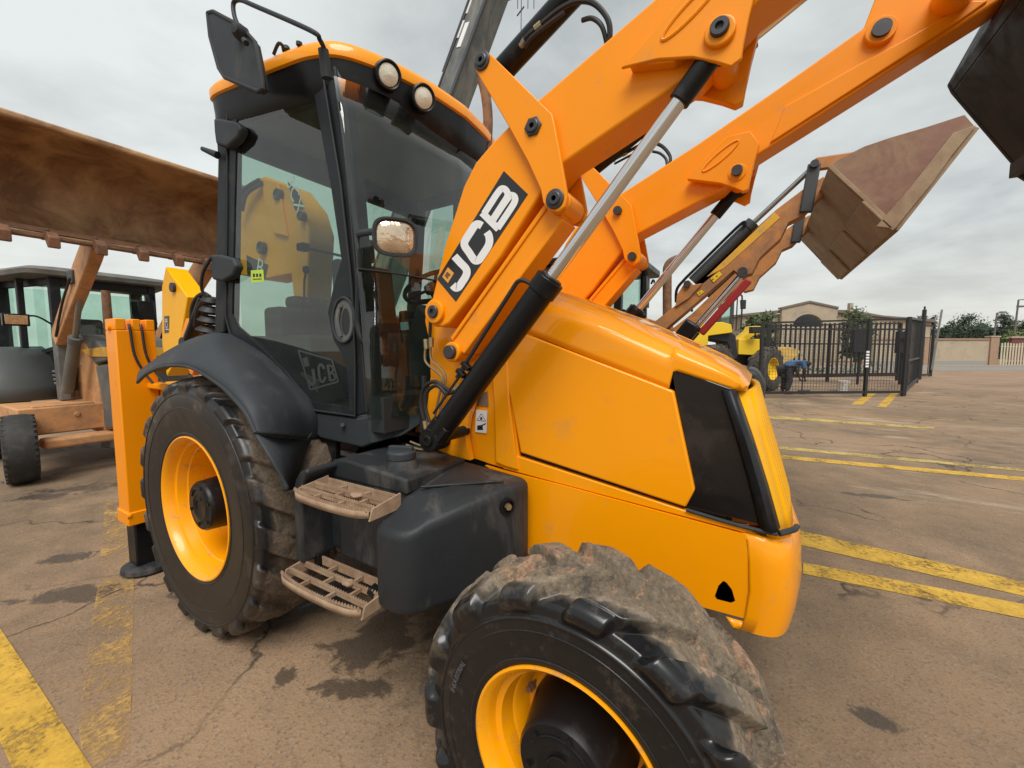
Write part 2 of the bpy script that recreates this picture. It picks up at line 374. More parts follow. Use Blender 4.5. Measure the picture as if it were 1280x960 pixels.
def wheel(root, c, Rt, Rr, W, tb, tmat, steer=0, flip=False, dish=.02, hub=(.15, .17, .2), nm='wheel', deep=.05, rimm=None, hubm=None, nuts=8):
    """rim mesh named wheel; tyre and hub_cap are its sub-parts. outer side local -y"""
    b = B(); f = -W * .47
    hr, hb, hf = hub
    b.lathe((0, 0, 0), (0, 1, 0), [(f + .006, Rr + .012), (f - .004, Rr + .013), (f - .006, Rr + .006), (f + .012, Rr - .012), (f + .05, Rr - .018), (f + .055, Rr - .035), (f + .10, Rr - .045),
                                   (f + .105, Rr - .052), (deep - .01, Rr - .07), (deep, Rr - .09), (deep + .005, Rr * .72), (deep - .01, Rr * .66), (deep - .01, hb * .9), (deep + .02, .02)], 72, cap=False)
    b.lathe((0, 0, 0), (0, 1, 0), [(deep + .005, Rr * .9), (W * .3, Rr - .02), (-f, Rr - .01), (-f + .004, Rr + .012)], 72, cap=False)
    w = obj(nm, b, rimm or M['rim'], None, ang=40)
    off = BASE[root.name]
    w.parent = root; w.location = Vector(c) - off; w.rotation_euler = (0, 0, steer + (math.pi if flip else 0))
    me = bpy.data.meshes.new('tyre'); tb.to_mesh(me); me.materials.append(tmat)
    me.polygons.foreach_set('use_smooth', [True] * len(me.polygons))
    t = bpy.data.objects.new('tyre', me); COL.objects.link(t); t.parent = w
    b = B()
    b.lathe((0, 0, 0), (0, 1, 0), [(hf, .001), (hf, hr * .45), (hf - .004, hr * .5), (hf - .004, hr * .55), (hf, hr * .6), (hf + .0, hr * .93), (hf + .012, hr), (hf + .02, hr), (deep - .03, hb), (deep, hb), (deep, hb * .5)], 48, cap=False)
    for k in range(6):
        a = k * math.pi / 3 + .3; b.cyl((math.cos(a) * hr * .78, hf + .004, math.sin(a) * hr * .78), (math.cos(a) * hr * .78, hf - .006, math.sin(a) * hr * .78), hr * .07, n=6)
    for k in range(nuts):
        a = 2 * math.pi * k / nuts + .55; nb = B(); rn = Rr * .70; c_ = Vector((math.cos(a) * rn, deep, math.sin(a) * rn)); nb.lathe(c_, (0, -1, 0), [(-.01, .020), (.008, .020), (.008, .015)], 20); nb.lathe(c_, (0, -1, 0), [(.005, .014), (.024, .014)], 6); nb.cyl(c_, c_ + Vector((0, -.034, 0)), .008, n=10)
        o_ = obj('wheel_nut', nb, M['rustpipe'], None); o_.parent = w
    # raised arcs cast into the cap
    for r0, a0, a1 in ((hr * .72, .4, 2.7), (hr * .30, 1.2, 3.6)):
        b.tube([(math.cos(a0 + (a1 - a0) * q / 14) * r0, hf - .001, math.sin(a0 + (a1 - a0) * q / 14) * r0) for q in range(15)], .0035, 6, smooth=False)
    hcap = obj('hub_cap', b, hubm or M['blackmetal'], None, ang=40); hcap.parent = w
    return w
# ================================================================== main backhoe loader
bl = thing('backhoe_loader', (0, 0, 0), 'glossy yellow and black backhoe loader in the foreground with raised loader arms', 'backhoe loader')
ZV = Vector((0, 0, 0))
def xz(p, y): return Vector((p.x, y, p.z))

# ---- wheels
def mud_front(th, yw, r, k):
    n = noise.fractal(Vector((math.cos(th) * r * 6, yw * 2.2, math.sin(th) * r * 6 + 3)), 1., 2., 5)
    if r < .37: return max(0, n * .25)
    v = (yw + .33) * 3.0 + n * .55 + .25 + (.12 if k > .5 else 0)
    return max(0, min(1, v))
def mud_rear(th, yw, r, k):
    n = noise.fractal(Vector((math.cos(th) * r * 5, yw * 3, math.sin(th) * r * 5)), 1., 2., 5)
    if r < .55: return max(0, n * .2)
    v = (yw + .44) * 4.0 + n * .5 + (.15 if k > .5 else -.05)
    return max(0, min(.95, v))
tf = tyre_mesh(.484, .25, .315, 14, .042, -.95, .55, mud_front, 900, seed=1, side_down=.22)
wheel(bl, (2.17, -1.035, .475), .49, .25, .315, tf, M['tyre_f'], steer=-.025, hub=(.125, .155, -.150), deep=.02)
wheel(bl, (2.17, 1.035, .475), .49, .25, .315, tf, M['tyre_f'], steer=-.025, flip=True, hub=(.125, .155, -.150), deep=.02)
tr_ = tyre_mesh(.703, .375, .43, 20, .030, -.75, .58, mud_rear, 900, seed=5, side_down=.16)
wheel(bl, (0, -.905, .69), .705, .375, .43, tr_, M['tyre_r'], hub=(.135, .15, -.17), deep=.06)
wheel(bl, (0, .905, .69), .705, .375, .43, tr_, M['tyre_r'], flip=True, hub=(.135, .15, -.17), deep=.06)
tf.free(); tr_.free()
# faint moulded lettering on the front sidewall
def text_mesh(s, size, ext=0.):
    c = bpy.data.curves.new('t', 'FONT'); c.body = s; c.size = size; c.extrude = ext; c.align_x = 'CENTER'; c.align_y = 'CENTER'
    o = bpy.data.objects.new('t', c); me = bpy.data.meshes.new_from_object(o); bpy.data.objects.remove(o); bpy.data.curves.remove(c); return me
def text_obj(name, s, size, m, parent, mapping, ext=0.):
    """mapping: function (u, v, w) -> world point"""
    me = text_mesh(s, size, ext); top = parent
    while top.parent: top = top.parent
    off = BASE.get(top.name, ZV)
    for v in me.vertices: v.co = mapping(v.co.x, v.co.y, v.co.z) - off
    me.materials.append(m); me.name = name
    o = bpy.data.objects.new(name, me); COL.objects.link(o); o.parent = parent; return o
M['mould'] = mat('moulded_rubber', (.075, .075, .078), .55)
def arc_text(s, size, rad, ang0):
    def f(u, v, w):
        a = ang0 - u / rad; r = rad + v
        return Vector((2.17 + math.cos(a) * r * 1., -1.035 - .1605 - w, .475 + math.sin(a) * r))
    return f
text_obj('sidewall_lettering', 'INDUSTRIAL', .021, M['mould'], bl, arc_text('', 0, .345, R(158)), .0006)

# ---- frame, axles, underside
b = B()
for s in (-1, 1): b.box(-1.0, 2.45, s * .36 - .05, s * .36 + .05, .60, .86)
b.box(-1.0, -.85, -.5, .5, .55, .95); b.box(.1, 1.5, -.28, .28, .50, .80)
obj('chassis', b, M['blackmetal'], bl, bevel=.01)
b = B(); b.cyl((0, -.72, .69), (0, .72, .69), .12); b.lathe((0, 0, .69), (1, 0, 0), [(-.25, .12), (-.18, .25), (.18, .25), (.35, .12)], 24)
obj('rear_axle', b, M['blackmetal'], bl)
b = B(); b.cyl((2.17, -.88, .475), (2.17, .88, .475), .075); b.lathe((2.17, 0, .475), (1, 0, 0), [(-.22, .08), (-.12, .17), (.12, .17), (.2, .08)], 24); b.box(2.05, 2.3, -.2, .2, .52, .75)
obj('front_axle', b, M['blackmetal'], bl, bevel=.01)
b = B(); b.box(1.28, 2.47, -.425, .425, .72, 1.36); b.box(1.28, 1.8, -.4, .4, 1.3, 1.5)
obj('engine_bay_fill', b, M['dark'], bl)  # solid dark block; its colour supplies the shade in gaps between panels

# ---- bonnet shell
HB = .455
def G(px, py, y=-HB): return at(px, py, y=y)
g1, g2, g3, g4 = G(669, 420), G(844, 487), G(915, 487), G(940, 484, -.41)
def lerp_tab(tab, x):
    if x <= tab[0][0]: return tab[0][1]
    for (a, va), (c, vc) in zip(tab, tab[1:]):
        if x <= c: return va + (vc - va) * (x - a) / (c - a)
    return tab[-1][1]
ga = G(841, 461)
LOW = [(1.28, g1.z + (g1.x - 1.28) * .30), (g1.x, g1.z), (g2.x - .022, g2.z), (g2.x - .008, ga.z - .004), (g3.x, g3.z + .002), (2.6, g3.z - .03)]
TOP = [(1.28, 1.93), (1.45, 1.905), (1.75, 1.80), (2.0, 1.70), (2.26, 1.575), (2.42, 1.495), (2.49, 1.453), (2.525, 1.422), (2.6, 1.385)]
b = B(); rows = []
NT, NY_ = 100, 49
for i in range(NT + 1):
    t = i / NT
    row = []
    for j in range(NY_):
        s = -1 + 2 * j / (NY_ - 1)
        xe = 2.47 + .055 * (1 - abs(s) ** 5)
        x = 1.28 + (xe - 1.28) * t
        hb = HB * (1 - .10 * max(0, (x - 2.25) / .35) ** 2)
        # section parameter: s near +-1 is the vertical side
        a = abs(s)
        zl = lerp_tab(LOW, x); zt = lerp_tab(TOP, x); zs = zl + (zt - zl) * .42
        if a > .86: yy = hb; z = zl + (zs - zl) * (1 - (a - .86) / .14)
        else:
            u = a / .86 * math.pi / 2
            yy = hb * math.sin(u) ** .62; z = zs + (zt - zs) * max(0, math.cos(u)) ** .75
        z -= .010 * max(0, (t - .95) / .05) ** 2 * (1 if a < .86 else 0)
        row.append(Vector((x, yy * (1 if s > 0 else -1), z)))
    rows.append(row)
rows.append([Vector((p.x - .006, p.y * .995, min(p.z, 1.385))) for p in rows[-1]])
b.grid(rows)
bmesh.ops.recalc_face_normals(b.bm, faces=b.bm.faces[:])
hood = obj('bonnet', b, M['paint'], bl, ang=50)
sm = hood.modifiers.new('thick', 'SOLIDIFY'); sm.thickness = .006; sm.offset = -1
# raised ribs on the bonnet top
def hood_pt(x, yq, up=0.):
    best = None
    zt = lerp_tab(TOP, x); zl = lerp_tab(LOW, x); zs = zl + (zt - zl) * .42; hb = HB * (1 - .10 * max(0, (x - 2.25) / .35) ** 2)
    u = math.asin(min(1, (abs(yq) / hb)) ** (1 / .62)); return Vector((x, yq, zs + (zt - zs) * math.cos(u) ** .75 + up))
for s in (-1, 1):
    b = B(); rr = []
    for i in range(15):
        x = 1.5 + i * .07
        e = .006 * min(1, i, 14 - i)
        rr.append([hood_pt(x, s * .235, -.004), hood_pt(x, s * .245, e), hood_pt(x, s * .275, e), hood_pt(x, s * .285, -.004)])
    b.grid(rr); bmesh.ops.recalc_face_normals(b.bm, faces=b.bm.faces[:]); obj('bonnet_rib', b, M['paint'], bl, ang=60)
# side panels, both sides mirrored
def both(name, pxs, y, th, m, bevel=.005, near=True, seg=2):
    pts = [at(a, c, y=y) for a, c in pxs]
    b = B(); b.slab(pts, (0, th, 0)); o = obj(name, b, m, bl, bevel=bevel, seg=seg)
    b = B(); b.slab([Vector((p.x, -p.y, p.z)) for p in pts], (0, -th, 0)); obj(name, b, m, bl, bevel=bevel, seg=seg)
    return o
both('side_panel', [(610, 446), (628, 408), (669, 422), (842, 489), (868.5, 613), (857, 634.5), (650.5, 566), (634, 480)], -.466, .03, M['paint'], .007, seg=3)
both('panel_sill', [(632, 560), (646, 570), (858, 639), (935, 662), (932, 666.5), (629, 586), (622, 570)], -.462, .03, M['paint'], .004)
pts = [(606, 582), (629, 588.5), (700, 606), (932, 669), (945, 777), (856, 753), (842, 725), (779, 714), (645, 690), (650, 610)]
hole = [(904, 726), (898, 732), (893.5, 745), (896, 749), (914, 753.5), (919, 751), (915, 737), (908, 728)]
i = pts.index((932, 669)); kp = pts[:i + 1] + hole[::-1] + [hole[-1]] + [(932.01, 669.01)] + pts[i + 1:]
both('chassis_skirt', kp, -.468, .018, M['paint'], 0)
both('rear_panel', [(545, 470), (600, 452), (632, 440), (652, 592), (612, 580), (528, 552)], -.455, .02, M['paint'], .004)
both('panel_strip', [(612, 440), (633, 432), (636, 500), (647, 588), (630, 583), (619, 578), (617, 500)], -.472, .022, M['paint'], .006)
both('side_grille', [(838, 459), (915, 486), (945, 560), (968, 660), (850, 632), (868, 612)], -.448, .02, M['grille'], .004)
tp = [at(a, c, y=-.458) for a, c in ((838, 459), (895, 481), (916, 488), (938, 552), (956, 610), (971, 664))]
b = B(); rr = []
for p, w in zip(tp[2:], (.020, .026, .030, .034)): rr.append([Vector((p.x - w - .01, -.448, p.z)), Vector((p.x - w, -.468, p.z)), Vector((p.x - w * .5, -.476, p.z)), Vector((p.x - .004, -.462, p.z)), Vector((p.x + .004, -.42, p.z))])
b.grid(rr); bmesh.ops.recalc_face_normals(b.bm, faces=b.bm.faces[:]); o = obj('grille_trim', b, M['satin'], bl, ang=60); o.modifiers.new('t', 'SOLIDIFY').thickness = -.008
b = B(); b.tube([at(a, c, y=-.466) for a, c in ((858, 637), (900, 650), (940, 661), (972, 668))], .007, 8)
b.tube([at(974, 667, y=-.46), Vector((2.672, -.42, .925)), Vector((2.685, -.37, .92))], .010, 8)
obj('trim_lower', b, M['plastic'], bl)
# nose: bumper and front grille as curved shells
def shell(name, plan, levels, m, thick=.02, sub=5, ang=50, ribs=0, bev=0):
    """plan: half outline [(x, y)...] from the near side to the centre; levels: (z, x shift, y scale)"""
    P = catmull([Vector((x, y, 0)) for x, y in plan] , sub)
    P = P + [Vector((p.x, -p.y, 0)) for p in P[-2::-1]]
    rows = []
    for z, dx, sy in levels:
        row = []
        for k, p in enumerate(P):
            w = 1.0
            x = p.x + dx
            if ribs and abs(p.y) < .34: x += .010 * (1 if int((p.y + 5) / ribs) % 2 else 0)
            row.append(Vector((x, p.y * sy, z(p) if callable(z) else z)))
        rows.append(row)
    b = B(); b.grid(rows); bmesh.ops.recalc_face_normals(b.bm, faces=b.bm.faces[:])
    o = obj(name, b, m, bl, ang=ang); md = o.modifiers.new('t', 'SOLIDIFY'); md.thickness = thick; md.offset = -1
    # outward normals test
    return o
plan = [(2.545, -.474), (2.60, -.474), (2.65, -.455), (2.682, -.40), (2.703, -.30), (2.715, -.16), (2.72, 0)]
def ztop(p): return .895 - .10 * max(0, (.42 - abs(p.y))) - .04 * max(0, (p.x - 2.6) / .16)
bump = shell('front_bumper', plan, [(.575, -.06, .96), (.548, -.035, .985), (.552, -.012, 1), (.61, 0, 1), (.70, .008, 1.0), (.80, .002, .995), (lambda p: ztop(p) - .02, -.006, .985), (lambda p: ztop(p), -.02, .965), (lambda p: ztop(p) + .003, -.06, .90)], M['paint'], .012, ang=60)
plan2 = [(2.575, -.436), (2.605, -.425), (2.63, -.38), (2.645, -.28), (2.655, -.15), (2.66, 0)]
shell('front_grille', plan2, [(.86, .025, .98), (.95, .012, .985), (1.1, -.030, .985), (1.25, -.075, .975), (1.385, -.112, .96)], M['paint_lemon'], .014, sub=14, ang=25, ribs=.03)

# ---- stickers
b = B(); b.plate([(595, 512), (609, 513.5), (608, 541.5), (594, 540)], -.4605, .002); st = obj('warning_sticker', b, M['white'], bl)
b = B(); y_ = -.4612
for p in ([(601.6, 517), (607, 526.5), (596.2, 525.5)],): 
    P = [at(a, c, y=y_) for a, c in p]; P = P + [P[0]]
    b.strip([P[0], P[1]], .0012, (0, 1, 0)); y_ -= .0002
    b.strip([at(607, 526.5, y=y_), at(596.2, 525.5, y=y_)], .0012, (0, 1, 0)); y_ -= .0002
    b.strip([at(596.2, 525.5, y=y_), at(601.6, 517, y=y_)], .0012, (0, 1, 0))
b.plate([(600.5, 521), (602.5, 521.2), (603, 525), (600, 524.7)], -.4612, .0004)
b.plate([(596.5, 532), (603, 531), (604, 537.5), (596.5, 537.5)], -.4612, .0004); b.plate([(602.5, 531), (607, 528.8), (607.4, 530), (603, 532.5)], -.4616, .0004)
obj('sticker_symbols', b, M['decal'], bl)
b = B(); b.plate([(596, 494), (609, 489), (610, 508), (596, 507)], -.4605, .002); obj('rating_plate', b, M['steel'], bl)

# ---- loader tower
b = B()
tw = [(528, 556), (538, 470), (536, 425), (531, 402), (533, 380), (545, 368), (562, 372), (590, 395), (612, 420), (610, 455), (596, 490), (586, 520), (582, 545), (588, 576), (570, 572)]
b.plate(tw, -.505, .035); obj('loader_tower', b, M['paint'], bl, bevel=.004)
b = B(); b.slab([Vector((at(a, c, y=-.505).x, .505, at(a, c, y=-.505).z)) for a, c in tw], (0, -.035, 0)); obj('loader_tower', b, M['paint'], bl, bevel=.004)
c0 = at(541, 402, y=-.5); c1 = at(563, 440, y=-.62)
b = B(); b.lathe(xz(c1, -.50), (0, -1, 0), [(0, .055), (.05, .052)], 32); b.cyl(xz(at(742, 548, y=-.5), -.5) * 0 + xz(at(556, 546, y=-.5), -.5), xz(at(556, 546, y=-.5), -.56), .048)
obj('pivot_boss', b, M['paint'], bl, bevel=.003)

# ---- loader arms: one outline in x, z shared by both sides
NYF, FYF = -.65, .40
def An(px, py): p = at(px, py, y=NYF); return (p.x, p.z)
def Af(px, py): p = at(px, py, y=FYF); return (p.x, p.z)
arm_out = [An(539, 376), An(531, 388), An(534, 400), An(542, 408), An(553, 409), An(562, 404), An(586, 374), An(627, 320), An(677, 240), An(707, 202), An(872, 88), Af(950, 192), Af(1247, 2), Af(1330, -55),
           Af(1300, -140), Af(1180, -110), Af(1112, -50), Af(1080, 34), Af(960, 119), An(816, 0), An(672, 125), An(640, 153), An(616, 177), An(594, 203), An(579, 233), An(570, 262), An(556, 305)]
cheek_out = [An(781, 96), An(826, 86), An(868, 84), An(896, 90), An(915, 96), An(928, 86), An(930, 68), An(938, 31), An(950, -15), An(930, -40), An(880, -20), An(846, 22), An(812, 62)]
cheek_in = [An(800, 84), An(868, 84), An(896, 90), An(915, 96), An(926, 90), An(930, 68), An(938, 31), An(950, -15), An(930, -40), An(880, -20), An(846, 22)]
def slab_xz(b, o, y0, y1): return b.slab([(x, y0, z) for x, z in o], (0, y1 - y0, 0))
def mk_arm(y_out, y_in, outer_sign):
    """y_out: face away from the machine, y_in: face towards it"""
    b = B(); slab_xz(b, arm_out, y_out, y_in)
    arm = obj('loader_arm', b, M['paint_matt'], bl, bevel=.010, seg=3)
    s = outer_sign
    b = B(); slab_xz(b, cheek_out, y_out + s * .050, y_out + s * .036)
    inner_fill = [An(790, 91.5), An(845, 86.8), An(905, 40), An(938, 20), An(948, -12), An(928, -36), An(880, -16), An(848, 22), An(815, 60)]
    slab_xz(b, inner_fill, y_out + s * .040, y_out - s * .002)
    slab_xz(b, cheek_in, y_in - s * .012, y_in - s * .050)
    obj('ram_bracket', b, M['paint_matt'], arm, bevel=.004)
    b = B()
    for yy, sg in ((y_out + s * .050, s), (y_in - s * .050, -s)):
        cx, cz = An(867, 26); dx, dz = An(905, -14); ux, uz = dx - cx, dz - cz; L = math.hypot(ux, uz); ux /= L; uz /= L
        rp = []
        for k in range(33):
            a = 2 * math.pi * k / 32; e1, e2 = math.cos(a) * L * 1.0, math.sin(a) * .021
            rp.append(Vector((cx + ux * e1 - uz * e2 + .0, yy, cz + uz * e1 + ux * e2)))
        b.tube(rp, .0055, 6, smooth=False)
    obj('pressed_groove', b, M['paint_matt'], arm)
    # bosses
    for (px, py, f, r) in ((545, 390, An, .052), (902, 56, An, .041)):
        bs = B()
        x, z = f(px, py)
        yo = y_out + s * (.052 if r < .05 else .004)
        bs.lathe((x, y_in - s * .055, z), (0, s, 0), [(0, r), (abs(yo - y_in) + .055 + .010, r), (abs(yo - y_in) + .055 + .014, r * .92), (abs(yo - y_in) + .055 + .014, .001)], 32); obj('boss', bs, M['paint_matt'], arm, bevel=.003)
    x, z = Af(1100, 41); bs = B()
    bs.lathe((x, (y_out + y_in) / 2, z), (0, 1, 0), [(-.10, .055), (.10, .055)], 32)
    obj('boss', bs, M['paint_matt'], arm, bevel=.003)
    for (px, py, f, r, o_) in ((545, 390, An, .028, .026), (902, 54, An, .025, .076)):
        x, z = f(px, py); t = abs(y_in - y_out); bp = B()
        bp.lathe((x, y_in, z), (0, s, 0), [(-.075, r), (t + o_, r), (t + o_ + .003, r * .9), (t + o_ + .003, r * .45), (t + o_ - .006, r * .42), (t + o_ - .006, .001)], 28); obj('pin', bp, M['pin'], arm)
    x, z = Af(1100, 41); bp = B(); bp.lathe((x, (y_out + y_in) / 2, z), (0, 1, 0), [(-.115, .034), (.115, .034)], 28)
    obj('pin', bp, M['pin'], arm)
    # lower half of the beam is pressed outwards
    b = B(); low = [Af(962, 180), Af(982, 133), Af(1020, 112), Af(1072, 82), Af(1128, 52), Af(1215, 2), Af(1235, 2), Af(1200, 27)]
    slab_xz(b, low, y_out + s * .010, y_out - s * .002); slab_xz(b, low, y_in - s * .010, y_in + s * .002); obj('pressed_panel', b, M['paint_matt'], arm, bevel=.009, seg=3)
    # link plates
    plate_out = [An(598, 82), An(600, 75), An(608, 71), An(617, 72), An(694, 147), An(697, 160), An(707, 213), An(713, 247), An(710, 261), An(701, 268), An(690, 266), An(683, 256), An(680, 240), An(664, 205), An(637, 156), An(600, 94)]
    for nm_y0, nm_y1 in ((y_out + s * .028, y_out + s * .012), (y_in - s * .012, y_in - s * .028)):
        b = B(); slab_xz(b, plate_out, nm_y0, nm_y1); pl = obj('tilt_lever', b, M['paint_matt'], bl, bevel=.003)
    for (px, py) in ((608, 82), (671, 163), (698, 252)):
        x, z = An(px, py); b = B()
        r = .024
        b.lathe((x, y_in - s * .03, z), (0, s, 0), [(-.02, r), (abs(y_in - y_out) + .03 + .040, r), (abs(y_in - y_out) + .03 + .043, r * .85), (abs(y_in - y_out) + .03 + .043, r * .4), (abs(y_in - y_out) + .03 + .036, r * .35), (abs(y_in - y_out) + .03 + .036, .001)], 24)
        b.lathe((x, y_out + s * .026, z), (0, s, 0), [(0, r * 1.45), (.008, r * 1.45), (.010, r * 1.3)], 6 if py == 163 else 24); obj('pin', b, M['pin'], bl)
    # levelling link
    x0, z0 = An(563, 440); x1, z1 = An(698, 252); ym = (y_out + y_in) / 2 + s * .0
    d = Vector((x1 - x0, 0, z1 - z0)); L = d.length; d.normalize(); up = Vector((-d.z, 0, d.x)); c = Vector(((x0 + x1) / 2, ym, (z0 + z1) / 2))
    b = B(); b.obox(c, d * (L / 2 - .02), Vector((0, .052, 0)), up * .036)
    for k in (-1, 1): b.obox(c + up * k * .043, d * (L / 2 - .035), Vector((0, .060, 0)), up * .010)
    for x, z in ((x0, z0), (x1, z1)): b.lathe((x, ym, z), (0, 1, 0), [(-.070, .044), (.070, .044)], 28)
    obj('levelling_link', b, M['paint_matt'], bl, bevel=.005, seg=3)
    b = B(); b.lathe((x0, ym, z0), (0, s, 0), [(-.12, .030), (.088, .030), (.091, .026), (.091, .001)], 24); obj('pin', b, M['pin'], bl)
    # tilt ram
    xa, za = An(608, 82); e = at(1003, 0, y=.475); xe, ze = e.x + .35, e.z + .2
    p = Vector((xa, ym, za)); q = Vector((xe, ym, ze)); d = (q - p).normalized()
    b = B(); b.cyl(p - d * .03, p + d * .95, .045); b.cyl(p + d * .93, p + d * .99, .050); b.lathe(p, (0, 1, 0), [(-.05, .04), (.05, .04)], 24)
    tr = obj('tilt_ram', b, M['blackmetal'], bl, bevel=.003)
    b = B(); b.cyl(p + d * .9, q, .024); obj('ram_rod', b, M['chrome'], tr)
    # ram hoses
    def hp(px, py, dy=0.): x_, z_ = An(px, py); return Vector((x_, ym + s * dy, z_))
    b = B()
    b.tube([hp(646, 47, .030), hp(652, 40, .042), hp(672, 23, .045), hp(694, 5, .045), hp(716, -6, .045), (hp(738, -4, .045)), hp(755, 14, .04), hp(757, 34, .03), hp(750, 54, .02)], .0095, 8)
    b.tube([hp(650, 52, .040), hp(660, 42, .050), hp(680, 26, .052), hp(702, 10, .052)], .007, 8)
    b.tube([hp(722, 14, .03), hp(736, 14, .04), hp(748, 24, .04), hp(752, 42, .02)], .008, 8)
    obj('ram_hose', b, M['rubber'], tr)
    b = B(); b.cyl(hp(664, 30, .045), hp(672, 23, .045), .013, n=8); obj('hose_fitting', b, M['brass'], tr)
    b = B(); b.cyl(hp(644, 48, .030), hp(651, 42, .038), .014, n=8); obj('hose_fitting', b, M['steel'], tr)
    # lift ram
    a0 = at(545, 548, y=-.70); x0, z0 = a0.x, a0.z; x1, z1 = An(902, 56)
    yb = y_out + s * .055; yt = y_out + s * .010
    p = Vector((x0, yb, z0)); q = Vector((x1, yt, z1)); d = (q - p).normalized()
    Lc = (at(690, 352, y=-.69) - Vector((x0, -.70, z0))).length
    b = B(); b.cyl(p + d * .02, p + d * Lc, .050, n=32); b.cyl(p + d * (Lc - .06), p + d * (Lc + .004), .056, n=32); b.cyl(p + d * (Lc + .0), p + d * (Lc + .012), .044, n=32); b.lathe(p, (0, 1, 0), [(-.048, .052), (.048, .052)], 28)
    b.beam(p + d * .0, p + d * .1, .09, .09)
    lr = obj('lift_ram', b, M['blackmetal'], bl, bevel=.004)
    b = B(); b.cyl(p + d * (Lc - .1), q - d * .17, .0245, n=32); obj('ram_rod', b, M['chrome'], lr)
    b = B(); b.cyl(q - d * .175, q - d * .02, .033, n=28); b.lathe(q, (0, 1, 0), [(-.024, .050), (.030, .050)], 28); obj('rod_end', b, M['blackmetal'], lr, bevel=.004)
    b = B(); b.lathe(p, (0, s, 0), [(-.22, .026), (.055, .026), (.058, .022), (.058, .012), (.052, .010), (.052, .001)], 24); obj('pin', b, M['blackmetal'], lr)
    # steel feed pipe with clamps along the cylinder
    n = Vector((-d.z, 0, d.x)); b = B()
    off = Vector((0, s * .03, 0))
    b.tube([p + d * (Lc - .05) + n * .035 + off, p + d * (Lc - .07) + n * .085 + off, p + d * (Lc - .14) + n * .088 + off, p + d * .42 + n * .075 + off, p + d * .30 + n * .068 + off], .0085, 8)
    b.tube([p + d * .36 + n * .062 + off, p + d * .10 + n * .062 + off], .006, 8, smooth=False)
    obj('ram_pipe', b, M['rubber'], lr)
    b = B()
    for k in (.33, .37): b.beam(p + d * k + n * .04 + off, p + d * k + n * .085 + off, .03, .018)
    obj('pipe_clamp', b, M['blackmetal'], lr, bevel=.002)
    return arm
arm_near = mk_arm(NYF, NYF + .15, -1)
arm_far = mk_arm(FYF + .15, FYF, 1)
# cross tube between the arms and the bucket
x, z = Af(1190, -2)
b = B(); b.cyl((x, -.52, z), (x, .42, z), .065, n=32); obj('arm_cross_tube', b, M['paint_matt'], arm_near)

# ---- bucket
bk = [at(a, c, y=.9) for a, c in ((1258, -6), (1236, 14), (1192, 92), (1183, 108), (1188, 118), (1264, 207), (1270, 222), (1400, 300), (1400, -60))]
def bucket_xz(pp): return [(p.x, p.z) for p in pp]
o_ = bucket_xz(bk); b = B()
for y0, y1 in ((-1.12, -1.09), (.87, .90)): slab_xz(b, o_, y0, y1)
back = [(p[0], p[1]) for p in o_[:7]]
for (xa, za), (xb, zb) in zip(back, back[1:]):
    dx, dz = xb - xa, zb - za; L = math.hypot(dx, dz); nx, nz = -dz / L * .02, dx / L * .02
    b.slab([(xa, -1.09, za), (xb, -1.09, zb), (xb - nx * -1, -1.09, zb - nz * -1), (xa - nx * -1, -1.09, za - nz * -1)], (0, 1.96, 0))
bkt = obj('bucket', b, M['blackbucket'], bl, bevel=.006)
b = B(); (xa, za), (xb, zb) = o_[5], o_[6]; b.box(xa - .004, xa + .05, -1.125, .905, zb + .0, za + .01); obj('cutting_edge', b, M['blackbucket'], bkt, bevel=.004)

# ---- lettering on the near arm
DY = NYF - .0012
b = B(); b.plate([(546.3, 349), (629.8, 213.6), (659.9, 242.8), (569.8, 377.2)], DY, .001); dc = obj('arm_decal', b, M['decal'], bl)
def z2(x, y): return (540 + x / 5.647, 210 + y / 5.647)
def stroke(b, pts, w, y, sub=6, smooth=True, conv=z2):
    P = [Vector((*conv(*p), 0)) for p in pts]
    if smooth: P = catmull(P, sub)
    L, Rr = [], []
    wp = w / 5.647 if conv is z2 else w
    for i, p in enumerate(P):
        d = (P[min(i + 1, len(P) - 1)] - P[max(i - 1, 0)]).normalized(); n = Vector((-d.y, d.x, 0)) * wp
        L.append(b.bm.verts.new(at(p.x + n.x, p.y + n.y, y=y))); Rr.append(b.bm.verts.new(at(p.x - n.x, p.y - n.y, y=y)))
    for i in range(len(P) - 1): b.bm.faces.new((L[i], L[i + 1], Rr[i + 1], Rr[i]))
b = B(); yy = DY - .0006
stroke(b, [(158, 622), (200, 668), (236, 706), (246, 735), (236, 768), (212, 806), (190, 838), (168, 846), (146, 826)], 27, yy)
stroke(b, [(352, 408), (328, 396), (304, 404), (276, 446), (240, 502), (228, 532), (236, 560), (262, 596), (288, 636), (306, 654), (332, 648), (358, 612), (396, 552), (406, 512), (400, 474), (386, 452)], 27, yy)
stroke(b, [(353, 315), (470, 432)], 25, yy, smooth=False)
stroke(b, [(368, 322), (420, 242), (462, 178), (492, 146), (518, 152), (534, 180), (530, 206), (500, 254), (430, 362)], 23, yy - .0003)
stroke(b, [(430, 368), (500, 262), (545, 202), (566, 192), (584, 206), (584, 236), (556, 286), (462, 426)], 23, yy - .0006)
obj('letters', b, M['white'], dc)
b = B(); b.plate([z2(*p) for p in ((112, 700), (155, 742), (112, 812), (72, 768))], yy - .0002, .0004); obj('emblem', b, M['amber'], dc)
b = B()
for q in (((98, 745), (118, 765)), ((104, 735), (128, 758)), ((92, 756), (112, 778))): stroke(b, q, 4, yy - .0012, smooth=False)
obj('emblem_mark', b, M['decal'], dc)

